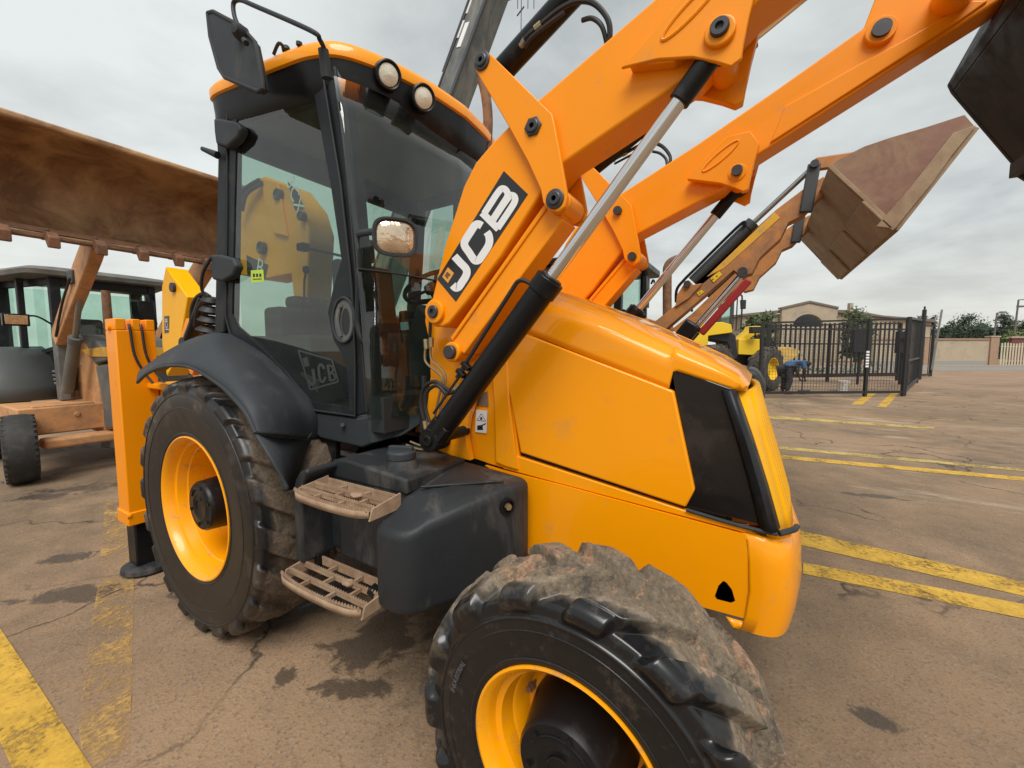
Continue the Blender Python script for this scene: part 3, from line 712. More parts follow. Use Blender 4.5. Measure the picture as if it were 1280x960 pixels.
# ---- tower plumbing
b = B(); Y1 = -.56
b.tube([at(a, c, y=Y1) for a, c in ((533, 425), (531, 445), (534, 455), (548, 466), (553, 476), (548, 500), (540, 540))], .006, 8)
b.tube([at(a, c, y=Y1 + .01) for a, c in ((539, 425), (538, 442), (541, 452), (552, 462), (557, 474), (553, 500), (546, 535))], .006, 8)
b.tube([at(a, c, y=Y1 - .02) for a, c in ((513, 552), (528, 557), (534, 550), (536, 535))], .0055, 8); b.tube([at(a, c, y=Y1 - .03) for a, c in ((508, 556), (528, 562), (538, 553), (540, 540))], .0055, 8)
obj('steel_pipe', b, M['brass'], bl)
b = B()
b.tube([at(a, c, y=-.60) for a, c in ((531, 528), (526, 505), (530, 485), (543, 477), (556, 485), (566, 491))], .010, 10)
b.tube([at(a, c, y=-.62) for a, c in ((538, 530), (532, 510), (534, 490), (546, 482), (558, 492), (568, 489))], .009, 10)
b.tube([at(a, c, y=-.52) for a, c in ((537, 380), (538, 400), (537, 424))], .008, 8); b.tube([at(a, c, y=-.52) for a, c in ((530, 470), (530, 500), (527, 540))], .014, 8)
obj('tower_hose', b, M['rubber'], bl)
b = B()
for a, c, a2, c2, y in ((532, 424, 533, 436, Y1), (539, 422, 539, 434, Y1), (531, 526, 533, 540, -.6), (537, 528, 538, 542, -.62), (566, 491, 576, 482, -.61)): b.cyl(at(a, c, y=y), at(a2, c2, y=y), .013, n=6)
obj('pipe_fitting', b, M['brass'], bl)

# ---- fuel tank and steps
def rbox_loft(plan, z0, z1, r, top_f=None):
    """plan outline extruded with rounded top and bottom edges"""
    cxm = sum(p[0] for p in plan) / len(plan); cym = sum(p[1] for p in plan) / len(plan)
    b = B(); rows = []
    levels = [(z0, -r)] + [(z0 + r * (1 - math.cos(a)), -r * (1 - math.sin(a))) for a in (.4, .8, 1.2, 1.57)]
    levels += [(z1 - r * (1 - math.sin(a)), -r * (1 - math.cos(a))) for a in (0, .4, .8, 1.2, 1.57)]
    levels += [(z1, -r - e_) for e_ in (.04, .09, .14, .19)]
    for z, ins in levels:
        row = []
        for x, y in plan:
            d = Vector((x - cxm, y - cym, 0)); d2 = d * (1 + ins / max(.01, d.length)); zz = z if top_f is None or z < (z0 + z1) / 2 else z + top_f(cxm + d2.x, cym + d2.y)
            row.append(Vector((cxm + d2.x, cym + d2.y, zz)))
        rows.append(row)
    fs = b.grid(rows, closed=True)
    b.bm.verts.ensure_lookup_table(); n = len(plan)
    b.bm.faces.new(b.bm.verts[:n][::-1]); b.bm.faces.new(b.bm.verts[-n:])
    bmesh.ops.recalc_face_normals(b.bm, faces=b.bm.faces[:]); return b
def rounded(poly, r=.05, k=5):
    out = []; n = len(poly)
    for i in range(n):
        p0, p, p1 = Vector(poly[i - 1]), Vector(poly[i]), Vector(poly[(i + 1) % n])
        a = (p0 - p); c = (p1 - p); rr = min(r, a.length * .45, c.length * .45)
        s = p + a.normalized() * rr; e = p + c.normalized() * rr
        for j in range(k + 1):
            t = j / k; out.append(((1 - t) ** 2 * s + 2 * t * (1 - t) * p + t * t * e)[:])
    return out
tz = .56
front = rounded([(1.30, -.50), (1.71, -.50), (1.725, -.60), (1.50, -1.06), (1.33, -1.06)], .075, 8)
b = rbox_loft(front, tz, 1.00, .032, top_f=lambda x, y: -.035 * max(0, (x - 1.35)) / .4 - .115 * (lambda q: q * q * (3 - 2 * q))(min(1, max(0, (-.80 - y) / .26))))
tank = obj('fuel_tank', b, M['tank'], bl, ang=45)
b = B(); b.box(.84, 1.36, -.90, -.50, .60, 1.0); obj('tank_back', b, M['tank'], tank, bevel=.03, seg=4)
b = B(); b.box(.99, 1.29, -.945, -.89, .62, .885); obj('tool_box_lid', b, M['tank'], tank, bevel=.015, seg=3)
rows = []
b = B()
ck = [(.83, .60), (.83, .90), (.85, .97), (.885, 1.01), (.93, 1.03), (.945, 1.01), (.905, .97), (.885, .90), (.885, .60)]
slab_xz(b, ck, -1.05, -.87); slab_xz(b, [(.86, .95), (.90, 1.03), (.99, 1.045), (1.37, 1.015), (1.37, .95)], -.905, -.52); obj('tank_cheek', b, M['tank'], tank, bevel=.012, seg=3)
b = B(); cc = Vector((1.235, -.80, .985)); b.lathe(cc, (0, 0, 1), [(-.02, .095), (.03, .075), (.075, .058), (.078, .001)], 36); obj('filler_neck', b, M['tank'], tank)
b = B(); b.lathe(cc, (0, 0, 1), [(.06, .05), (.078, .062), (.105, .062), (.112, .055), (.112, .001)], 20); b.obox(cc + Vector((0, 0, .118)), (.05, .02, 0), (-.004, .012, 0), (0, 0, .012)); obj('filler_cap', b, M['plastic'], tank, bevel=.003)
b = B()
for q in ((1.42, 1.60), (1.47, 1.66)): b.beam((q[0], -.88 + (q[0] - 1.42) * 1.2, .988), (q[1], -.70 + (q[0] - 1.42) * 1.2, .985), .012, .010, side=(1, -1, 0))
obj('tank_rib', b, M['tank'], tank, bevel=.004)
p = Vector((1.695, -.672, .895)); b = B(); b.lathe(p, (.9, -.43, 0), [(-.01, .034), (.006, .034), (.006, .026), (-.004, .024)], 24); obj('bolt_recess', b, M['blackmetal'], tank)
b = B(); b.cyl(p, p + Vector((.014, -.007, 0)), .014, n=6); obj('bolt', b, M['brass'], tank)
def step(z, x0, x1, yo, yi):
    b = B(); t = .004
    # curved front lip, side cheeks
    fr = catmull([Vector((x0, yo + .035, z)), Vector((x0 + .06, yo + .01, z)), Vector(((x0 + x1) / 2, yo, z)), Vector((x1 - .06, yo + .01, z)), Vector((x1, yo + .035, z))], 8)
    L = [b.bm.verts.new(p + Vector((0, 0, .010))) for p in fr]; D = [b.bm.verts.new(p - Vector((0, 0, .018))) for p in fr]
    for i in range(len(fr) - 1): b.bm.faces.new((L[i], L[i + 1], D[i + 1], D[i]))
    for x in (x0, x1): b.slab([(x - t, yo + .034, z - .03), (x - t, yi, z - .03), (x - t, yi, z + .030), (x - t, yo + .05, z + .012)], (2 * t, 0, 0))
    b.box(x0, x1, yi - .004, yi, z - .02, z + .02)
    s = obj('step', b, M['step'], bl); s.modifiers.new('t', 'SOLIDIFY').thickness = .004
    b = B()
    for k in (1, 2): b.box(x0 + .004, x1 - .004, yo + (yi - yo) * k / 3 - .0035, yo + (yi - yo) * k / 3 + .0035, z - .008, z + .010)
    for k in range(3):
        for j in (1, 2):
            xx = x0 + (x1 - x0) * (j + (.3 if k % 2 else -.1)) / 3; b.box(xx - .005, xx + .005, yo + (yi - yo) * k / 3 + .006, yo + (yi - yo) * (k + 1) / 3 - .007, z - .006, z + .009)
    # saw-tooth grip
    n = 34
    for row in range(4):
        y = yo + (yi - yo) * row / 3 + (.004 if row == 0 else 0)
        for i in range(n):
            x = x0 + (x1 - x0) * (i + .5) / n; w = (x1 - x0) / n * .42
            yy = y + (.026 * (2 * (x - (x0 + x1) / 2) / (x1 - x0)) ** 2 if row == 0 else 0)
            b.slab([(x - w, yy - .005, z + .009), (x + w, yy - .005, z + .009), (x, yy - .005, z + .022)], (0, .007, 0))
    obj('grating', b, M['step'], s)
    # mud clod
    b = B(); bmesh.ops.create_icosphere(b.bm, subdivisions=3, radius=.026, matrix=Matrix.Translation((x0 + (x1 - x0) * .62, yo + (yi - yo) * .62, z + .012)) @ Matrix.Diagonal((1.2, .8, .4, 1)))
    for v in b.bm.verts: v.co += Vector(noise.noise_vector(v.co * 40)) * .006
    obj('dried_mud', b, M['step'], s)
step(.945, .93, 1.375, -1.13, -.945)
step(.585, .86, 1.355, -1.16, -.965)
b = B(); b.beam((1.38, -1.0, .545), (1.28, -1.02, .60), .04, .03); b.box(.87, .90, -.99, -.93, .56, .62); obj('step_bracket', b, M['blackmetal'], bl, bevel=.004)

# ---- cab (side plane leans slightly in plan)
def sd(px, py, off=0.):
    d = ray(px, py); k = off - (CY - .11 * CX + .796)
    return CAM + d * (k / (d.y - .11 * d.x))
NS = Vector((-.109, .994, 0))
def plate_s(b, pxs, th, off=0.): return b.slab([sd(a, c, off) for a, c in pxs], NS * th)
def mirror_copy(o, name=None):
    c = o.copy(); c.data = o.data.copy()
    for v in c.data.vertices: v.co.y = -v.co.y
    c.data.flip_normals(); COL.objects.link(c); c.parent = o.parent; return c
b = B(); plate_s(b, [(402, 80), (416, 78), (427, 98), (440, 190), (452, 330), (470, 514), (444, 522), (442, 400), (437, 330), (426, 230)], .075, -.006)
pl = obj('cab_pillar', b, M['satin'], bl, bevel=.012, seg=3); mirror_copy(pl)
b = B(); b.tube([sd(a, c, -.012) for a, c in ((419, 84), (431, 190), (444, 330), (459, 515))], .006, 6); obj('pillar_seal', b, M['rubber'], pl)
b = B(); plate_s(b, [(266, 118), (274, 108), (284, 119), (283, 250), (281, 395), (280, 416), (268, 420), (270, 300), (272, 200)], .09, -.004)
pr_ = obj('cab_pillar', b, M['satin'], bl, bevel=.010, seg=3); mirror_copy(pr_)
# door: frame and glass
do = [(284, 121), (402, 82), (426, 230), (437, 330), (440, 360), (442, 400), (443, 430), (444, 460), (444, 520), (385, 512), (350, 470), (318, 440), (288, 418), (282, 395), (284, 250)]
di = [(296, 137), (391, 108), (414, 235), (427, 325), (417, 358), (410, 390), (417, 425), (433, 452), (437, 509), (388, 502), (355, 463), (324, 432), (296, 408), (290, 393), (293, 250)]
b = B(); n = len(do)
for i in range(n):
    j = (i + 1) % n; b.slab([sd(*do[i], -.014), sd(*do[j], -.014), sd(*di[j], -.014), sd(*di[i], -.014)], NS * .022)
door = obj('cab_door', b, M['satin'], bl)
b = B(); b.slab([sd(*p, -.008) for p in di], NS * .005); obj('door_glass', b, M['glass'], door)
b = B(); P = [sd(*p, -.018) for p in do]; b.tube(P + [P[0]], .006, 8, smooth=False); obj('door_seal', b, M['rubber'], door)
b = B()
rg = [sd(429.5 + 13.5 * math.cos(a), 400 + 28 * math.sin(a), -.020) for a in [k * math.pi / 12 for k in range(24)]]
b.tube(rg + [rg[0]], .007, 8, smooth=False); obj('handle_surround', b, M['plastic'], door)
b = B(); b.slab([sd(429.5 + 12 * math.cos(a), 400 + 27 * math.sin(a), -.016) for a in [k * math.pi / 12 for k in range(24)]], NS * .004)
b.tube([sd(425, 382, -.022), sd(422, 400, -.030), sd(426, 420, -.022)], .009, 8); b.cyl(sd(425, 382, -.02), sd(425, 382, -.03), .010)
obj('door_handle', b, M['greyplastic'], door)
b = B(); b.slab([sd(432 + 5 * math.cos(a), 402 + 17 * math.sin(a), -.0175) for a in [k * math.pi / 10 for k in range(20)]], NS * .001); obj('handle_slot', b, M['dark'], door)
# hinges
for q in ([(266, 147), (278, 148), (296, 152), (301, 160), (296, 172), (283, 184), (269, 180), (267, 165)], [(262, 318), (274, 318), (290, 322), (295, 332), (290, 345), (277, 352), (264, 349)]):
    b = B(); plate_s(b, q, .05, -.06); obj('door_hinge', b, M['plastic'], bl, bevel=.015, seg=4)
b = B(); b.cyl(sd(253, 186, -.05), sd(272, 194, -.03), .012, .02); obj('stay_peg', b, M['plastic'], bl)
b = B(); b.tube([sd(264, 322, -.06), sd(254, 340, -.07), sd(252, 360, -.06), sd(258, 372, -.04)], .009, 8); obj('hinge_hose', b, M['rubber'], bl)
# sticker inside the glass and the outline logo on the door
b = B(); b.slab([sd(a, c, -.010) for a, c in ((313.5, 338), (329, 337), (330, 352), (314, 353.5))], NS * .001); obj('door_sticker', b, M['label_y'], bl)
b = B()
for k in range(3): b.slab([sd(a, c, -.0112) for a, c in ((316 + k * 4, 342), (318.5 + k * 4, 342), (318.5 + k * 4, 346), (316 + k * 4, 346))], NS * .0004)
b.slab([sd(a, c, -.0112) for a, c in ((316, 348.5), (327, 348), (327, 349), (316, 349.5))], NS * .0004)
obj('sticker_print', b, M['gate'], bl)
def stroke_s(b, pts, w, off, smooth=True):
    P = [Vector((x, y, 0)) for x, y in pts]
    if smooth: P = catmull(P, 5)
    L, Rr = [], []
    for i, p in enumerate(P):
        d = (P[min(i + 1, len(P) - 1)] - P[max(i - 1, 0)]).normalized(); nn = Vector((-d.y, d.x, 0)) * w
        L.append(b.bm.verts.new(sd(p.x + nn.x, p.y + nn.y, off))); Rr.append(b.bm.verts.new(sd(p.x - nn.x, p.y - nn.y, off)))
    for i in range(len(P) - 1): b.bm.faces.new((L[i], L[i + 1], Rr[i + 1], Rr[i]))
b = B()
for s_, e_ in (((373, 438), (415, 450)), ((415, 450), (423, 477)), ((423, 477), (388, 487)), ((388, 487), (373, 438))): stroke_s(b, (s_, e_), 1.1, -.0105 - .0002 * random.random(), False)
stroke_s(b, [(391, 461), (393, 477), (389, 480), (385, 474)], 2.1, -.0110); stroke_s(b, [(405.5, 461), (402, 456), (398.5, 459), (400, 474), (404, 477), (407, 471)], 1.8, -.0112)
stroke_s(b, [(409.5, 456), (413, 476)], 1.6, -.0114, False); stroke_s(b, [(409.5, 457), (415, 458), (416, 464), (412, 466)], 1.2, -.0116); stroke_s(b, [(411.5, 466), (417.5, 468), (418.5, 474), (413, 476)], 1.2, -.0118)
stroke_s(b, [(381, 447), (384, 458)], 3.2, -.0110, False)
obj('door_logo', b, mat('dark_logo_outline', (.045, .047, .048), .35), bl)

# roof
def roof_ring(z, ins, near_lift=True):
    half = [(-.24, -.0), (-.24, -.55), (-.22, -.78), (-.14, -.845), (.10, -.835), (.45, -.805), (.66, -.775), (.80, -.70), (.90, -.52), (.97, -.27), (1.0, 0)]
    pts = catmull([Vector((x, y, 0)) for x, y in half], 5)
    full = pts + [Vector((p.x, -p.y, 0)) for p in pts[-2:0:-1]]
    out = []
    for p in full:
        d = Vector((p.x - .35, p.y, 0)); k = 1 - ins / max(.2, d.length)
        out.append(Vector((.35 + d.x * k, p.y * k, z + (.035 * (.9 - p.x) / 1.1))))
    return out
b = B(); rows = [roof_ring(z, i_) for z, i_ in ((2.905, .10), (2.905, .02), (2.915, .0), (2.955, -.005), (2.985, .015), (3.01, .06), (3.03, .14), (3.045, .3), (3.05, .55))]
b.grid(rows, closed=True); b.bm.verts.ensure_lookup_table(); b.bm.faces.new(b.bm.verts[-len(rows[0]):]); bmesh.ops.recalc_face_normals(b.bm, faces=b.bm.faces[:])
roof = obj('cab_roof', b, M['paint'], bl, ang=45)
b = B(); rows = [roof_ring(z, i_) for z, i_ in ((2.79, .16), (2.745, .10), (2.74, .055), (2.78, .03), (2.83, .02), (2.907, .012), (2.912, .3))]
b.grid(rows, closed=True); b.bm.verts.ensure_lookup_table(); bmesh.ops.recalc_face_normals(b.bm, faces=b.bm.faces[:])
obj('roof_lining', b, M['blackmetal'], bl, ang=45)
b = B(); b.slab(roof_ring(2.80, .17), (0, 0, .03)); obj('headliner', b, M['headliner'], bl)
for (px, py, xx) in ((487, 93, .93), (531, 122, 1.0)):
    c = at(px, py, x=xx); dr = Vector((.86, -.35, -.30)).normalized()
    b = B(); b.lathe(c - dr * .08, dr, [(-.06, .045), (.0, .068), (.07, .066), (.075, .060), (.07, .053), (.055, .050)], 36, cap=False); wl = obj('work_light', b, M['blackmetal'], bl)
    b = B(); b.lathe(c - dr * .02, dr, [(.0, .051), (.008, .048), (.014, .034), (.018, .001)], 36, cap=False)
    obj('lamp_lens', b, M['lamp_glass'], wl)
    b = B(); b.tube([c - dr * .1, c - dr * .1 + Vector((-.02, .01, .1))], .02, 8, smooth=False); obj('lamp_bracket', b, M['blackmetal'], wl)
b = B(); b.tube([at(342, 68, y=-.80), at(349, 54, y=-.80), at(357, 63, y=-.76)], .008, 8); b.cyl(at(357, 60, y=-.76), at(358, 64, y=-.76), .02); b.cyl(at(374, 57, y=-.78), at(374, 53, y=-.78), .014)
obj('roof_fitting', b, M['plastic'], bl)

# windscreen
wt = [(.800, -.752), (.86, -.62), (.90, -.45), (.925, -.2), (.935, 0)]; wb = [(.985, -.765), (1.03, -.62), (1.055, -.45), (1.07, -.2), (1.075, 0)]
b = B(); rows = []
Pt = catmull([Vector((x, y, 2.80)) for x, y in wt], 4); Pb = catmull([Vector((x, y, 1.20)) for x, y in wb], 4)
Pt += [Vector((p.x, -p.y, p.z)) for p in Pt[-2::-1]]; Pb += [Vector((p.x, -p.y, p.z)) for p in Pb[-2::-1]]
for k in range(9):
    t = k / 8; rows.append([a.lerp(c, t) + Vector((.03 * math.sin(t * math.pi), 0, 0)) for a, c in zip(Pt, Pb)])
b.grid(rows); bmesh.ops.recalc_face_normals(b.bm, faces=b.bm.faces[:])
ws = obj('windscreen', b, M['glass'], bl)
me = ws.data
if sum(p.normal.x for p in me.polygons) < 0: me.flip_normals()
md = ws.modifiers.new('t', 'SOLIDIFY'); md.thickness = .006; md.offset = -1
b = B(); b.tube(rows[4][1:-1], .006, 8, smooth=False) if False else b.tube([p + Vector((.006, 0, 0)) for p in [a.lerp(c, .56) + Vector((.03 * math.sin(.56 * math.pi), 0, 0)) for a, c in zip(Pt, Pb)]], .005, 6, smooth=False)
obj('screen_split', b, M['rubber'], ws)
# lower cowl
b = B(); corner = sd(462, 520, -.01)
near = [(381, 514), (444, 523), (463, 519), (462, 556), (452, 560), (400, 548), (386, 536)]
plate_s(b, near, .12, -.012); obj('cab_sill', b, M['plastic'], bl, bevel=.012, seg=3)
b = B(); cpt = [sd(462, 519, -.012), at(527, 507, x=1.05), at(527, 531, x=1.05), at(502, 545, x=1.03), sd(462, 556, -.012)]
b.slab(cpt, (-.15, 0, 0)); obj('cab_sill', b, M['plastic'], bl, bevel=.012, seg=3)
b = B(); b.cyl(sd(428, 531, -.02), sd(428, 531, -.035), .010); obj('sill_bolt', b, M['pin'], bl)
b = B(); plate_s(b, [(352, 476), (384, 516), (400, 546), (420, 552), (420, 640), (372, 640), (350, 560)], .03, .01); obj('inner_panel', b, M['blackmetal'], bl)
# cab rear wall, floor, far door glass
b = B(); b.box(-.2, 1.02, -.70, .70, 1.13, 1.20); b.box(.80, 1.02, -.70, .70, 1.2, 1.30); obj('cab_floor', b, M['dark'], bl)
b = B(); b.box(-.22, -.16, -.74, .74, 1.20, 1.62); b.box(-.22, -.16, -.74, .74, 2.72, 2.83); b.box(-.2, .2, .70, .76, 1.2, 1.55); obj('cab_rear_wall', b, M['dark'], bl, bevel=.01)
b = B(); b.box(-.20, -.194, -.72, .72, 1.62, 2.72); obj('rear_window', b, M['glass_far'], bl)
P = [sd(*p, -.008) for p in di]; b = B(); b.slab([Vector((p.x, -p.y, p.z)) for p in P], Vector((0, -.005, 0))); obj('door_glass', b, M['glass_far'], bl)
b = B(); b.box(.30, .34, .73, .76, 1.2, 2.83); b.box(-.2, .9, .73, .76, 1.95, 1.99); obj('far_door_frame', b, M['satin'], bl, bevel=.005)
# console and clutter behind the seat
b = B(); b.box(-.15, .02, -.62, .62, 1.2, 1.80); b.box(.02, .30, -.62, -.36, 1.2, 1.62); b.box(-.12, 0, -.5, -.2, 1.80, 1.88); obj('rear_console', b, M['dark'], bl, bevel=.03, seg=3)
for lx, ly, lz in ((.06, -.50, 1.62), (.14, -.50, 1.62), (.22, -.47, 1.62), (-.05, -.40, 1.86)):
    b = B(); b.tube([(lx, ly, lz), (lx + .01, ly, lz + .12), (lx + .03, ly, lz + .18)], .008, 6); b.lathe((lx + .03, ly, lz + .17), (.1, 0, 1), [(0, .01), (.015, .022), (.04, .022), (.05, .01)], 14); obj('control_lever', b, M['blackmetal'], bl)
b = B(); b.slab([(.24, -.63, 1.30), (.40, -.63, 1.28), (.41, -.63, 1.36), (.25, -.63, 1.40)], (0, .01, 0)); obj('console_label', b, M['greyplastic'], bl)
# seat
b = B(); b.box(.06, .58, -.26, .26, 1.50, 1.64); b.box(.18, .46, -.2, .2, 1.2, 1.5); st_ = obj('seat', b, M['seat'], bl, bevel=.04, seg=4)
b = B(); b.slab([(.04, -.25, 1.60), (.16, -.25, 1.60), (.06, -.22, 2.16), (-.03, -.22, 2.16)], (0, .50, 0)); obj('backrest', b, M['seat'], st_, bevel=.035, seg=4)
b = B(); b.slab([(-.02, -.13, 2.18), (.05, -.13, 2.18), (.03, -.12, 2.36), (-.03, -.12, 2.36)], (0, .26, 0)); obj('headrest', b, M['seat'], st_, bevel=.03, seg=4)
b = B()
for s in (-1, 1): b.box(.1, .5, s * .32 - .04, s * .32 + .04, 1.78, 1.84)
obj('armrest', b, M['seat'], st_, bevel=.02, seg=3)
b = B(); ax = Vector((-.45, 0, .9)).normalized(); sc = Vector((.74, -.02, 1.93)); rg = b.ring(sc, ax, .19, 28); b.tube(rg + [rg[0]], .014, 8, smooth=False)
b.cyl(sc - ax * .45, sc, .035); b.cyl(sc - ax * .02, sc + ax * .015, .06)
for k in (0, 9, 18): b.tube([sc, rg[k]], .010, 6, smooth=False)
obj('steering_wheel', b, M['blackmetal'], bl)
b = B(); b.slab([(.78, -.3, 1.3), (.98, -.3, 1.3), (.96, -.3, 1.72), (.86, -.3, 1.80), (.78, -.3, 1.62)], (0, .6, 0)); obj('dashboard', b, M['dark'], bl, bevel=.02)
b = B(); g = at(487, 492, y=-.52); g0 = Vector((g.x, -.52, g.z - .02))
b.lathe(g0, (0, 0, 1), [(0, .075), (.02, .08), (.03, .065), (.045, .072), (.055, .055), (.07, .060), (.08, .042), (.095, .046), (.105, .028), (.13, .02)], 28); lv = obj('lever_gaiter', b, M['rubber'], bl)
b = B(); b.tube([g0 + Vector((0, 0, .1)), g0 + Vector((-.01, 0, .22)), g0 + Vector((-.03, 0, .30))], .009, 8); b.lathe(g0 + Vector((-.03, 0, .28)), (-.1, 0, 1), [(0, .012), (.02, .022), (.07, .026), (.085, .012)], 20); obj('control_lever', b, M['blackmetal'], lv)
b = B(); b.slab([at(a, c, y=-.3) for a, c in ((500, 403), (510, 402), (511, 412), (501, 413))], (0, .002, 0)); obj('blue_note', b, M['blue'], bl)
b = B(); c = sd(379, 309, .18); b.obox(c, (.03, 0, 0), (0, .025, 0), (0, 0, .022)); b.cyl(c, c + Vector((0, .3, .0)), .008); obj('side_switch_box', b, M['blackmetal'], bl, bevel=.006)

# mirror with its bent arm
b = B(); MY = -.93
b.tube([at(408, 92, y=-.80), at(407, 68, y=-.82), at(400, 50, y=-.86), at(388, 38, y=-.90), at(320, 8, y=MY), at(300, 0, y=MY), at(292, 4, y=MY), at(293, 20, y=MY), at(299, 34, y=MY)], .010, 10, sub=8)
mb = obj('mirror', b, M['plastic'], bl)
b = B(); b.cyl(at(404, 62, y=-.83), at(409, 98, y=-.81), .022, .024); obj('mirror_mount', b, M['plastic'], mb)
b = B(); c = at(296, 64, y=MY)
outl = [(259, 16), (266, 14), (300, 32), (318, 52), (328, 100), (329, 110), (322, 114), (280, 96), (273, 85), (262, 45)]
fr = [at(a, d_, y=MY - .02 + (a - 296) * .0006) for a, d_ in outl]
bk_ = []
vw = Vector((-.25, .97, 0))
b.slab(fr, vw * .035); obj('mirror_housing', b, M['plastic'], mb, bevel=.005, seg=3)
b = B(); P = [p + vw * .004 for p in fr] + [fr[0] + vw * .004]; b.tube(P, .010, 8, smooth=False); obj('mirror_rim', b, M['rubber'], mb)
b = B(); k0 = at(302, 42, y=MY - .02); b.lathe(k0 + vw * .01, -vw, [(0, .035), (.03, .032), (.05, .022), (.055, .001)], 24); b.cyl(k0 - vw * .03, at(299, 34, y=MY), .018); b.cyl(at(305, 50, y=MY - .05), at(308, 54, y=MY - .05), .012); obj('mirror_joint', b, M['plastic'], mb)
# grab rail and lamp on the pillar
b = B(); b.tube([sd(450, 312, -.045), sd(449, 340, -.05), sd(447, 400, -.05), sd(452, 425, -.05), sd(460, 428, -.02)], .013, 10); obj('grab_rail', b, M['satin'], bl)
b = B(); b.tube([sd(452, 293, .0), sd(449, 292, -.06), sd(462, 290, -.13), sd(474, 290, -.16)], .015, 10); la = obj('side_lamp', b, M['plastic'], bl)
lc = sd(494, 297, -.17); fx = Vector((.80, -.55, -.10)).normalized(); rx = fx.cross(Vector((0, 0, 1))).normalized() * -1; uz = rx.cross(fx) * -1
if uz.z < 0: uz = -uz
def lamp_ring(s, k, n=36, p=3.2):
    out = []
    for i in range(n):
        a = 2 * math.pi * i / n; ca, sa = math.cos(a), math.sin(a)
        out.append(lc + fx * k + rx * (.088 * s * abs(ca) ** (2 / p) * (1 if ca > 0 else -1)) + uz * (.074 * s * abs(sa) ** (2 / p) * (1 if sa > 0 else -1)))
    return out
b = B(); rows = [lamp_ring(.35, -.085), lamp_ring(.75, -.06), lamp_ring(.98, -.02), lamp_ring(1.04, .01), lamp_ring(1.02, .02), lamp_ring(.92, .02), lamp_ring(.88, .008)]
b.grid(rows, closed=True); b.bm.verts.ensure_lookup_table(); b.bm.faces.new(b.bm.verts[:36]); bmesh.ops.recalc_face_normals(b.bm, faces=b.bm.faces[:]); obj('lamp_housing', b, M['plastic'], la)
b = B(); rows = [lamp_ring(.89, .008), lamp_ring(.8, .014), lamp_ring(.4, .02), lamp_ring(.01, .022)]; b.grid(rows, closed=True); bmesh.ops.recalc_face_normals(b.bm, faces=b.bm.faces[:]); obj('lamp_lens', b, M['lamp_orange'], la)

# ---- fender
Lp = [((172, 478), -1.13), ((184, 467), -1.14), ((206, 458), -1.145), ((237, 459), -1.145), ((272, 479), -1.14), ((293, 499), -1.14), ((308, 518), -1.135), ((319, 541), -1.13)]
Mp = [((172, 470), -1.12), ((188, 453), -1.12), ((216, 440), -1.12), ((252, 432), -1.11), ((290, 448), -1.09), ((316, 470), -1.07), ((337, 500), -1.06), ((350, 545), -1.05)]
Ip = [((175, 464), -1.05), ((207, 441), -1.02), ((244, 423), -.97), ((278, 418), -.86), ((318, 441), -.83), ((350, 471), -.81), ((384, 514), -.79), ((388, 549), -.78)]
def curve_pts(L, k=6): return catmull([at(p[0], p[1], y=y) for p, y in L], k)
A_, B_, C_ = curve_pts(Lp), curve_pts(Mp), curve_pts(Ip)
D_ = [p + Vector((0, .12, -.005)) for p in C_]
def blend(a, bb, c, d):
    rows = []
    for t in (0, .12, .25, .4, .55, .7, .85, 1): rows.append([(1 - t) ** 2 * x + 2 * t * (1 - t) * y * 1. + t * t * z for x, y, z in zip(a, bb, c)])
    rows.append(d); return rows
b = B(); b.grid([list(r) for r in zip(*blend(A_, [p * 1.0 for p in B_], C_, D_))]); bmesh.ops.recalc_face_normals(b.bm, faces=b.bm.faces[:])
fd = obj('fender', b, M['plastic'], bl, ang=60); md = fd.modifiers.new('t', 'SOLIDIFY'); md.thickness = .012; md.offset = 0
b = B(); b.tube([p for p in A_], .009, 8, smooth=False); obj('fender_lip', b, M['plastic'], fd)
L2 = [((319, 543), -1.13), ((340, 576), -1.12), ((361, 611), -1.08)]; I2 = [((388, 551), -.80), ((381, 566), -.86), ((366, 612), -1.02)]
a2, c2 = curve_pts(L2), curve_pts(I2); b = B(); b.grid([a2, [(p + q) / 2 + Vector((.0, -.03, 0)) for p, q in zip(a2, c2)], c2]); bmesh.ops.recalc_face_normals(b.bm, faces=b.bm.faces[:])
ff = obj('fender_flap', b, M['plastic'], bl, ang=60); md = ff.modifiers.new('t', 'SOLIDIFY'); md.thickness = .012; md.offset = 0
for o in (fd, ff): mirror_copy(o)

# ---- exhaust stack
b = B(); e = [at(602, 98, y=.32), at(607, 118, y=.32), at(610, 150, y=.32), at(609, 200, y=.32)]
e.append(Vector((e[-1].x + .0, .32, 1.75))); b.tube(e, .033, 16); ex = obj('exhaust_stack', b, M['rustpipe'], bl)
b = B(); d = (e[0] - e[1]).normalized(); b.cyl(e[0] - d * .005, e[0] + d * .004, .028); obj('pipe_mouth', b, M['decal'], ex)

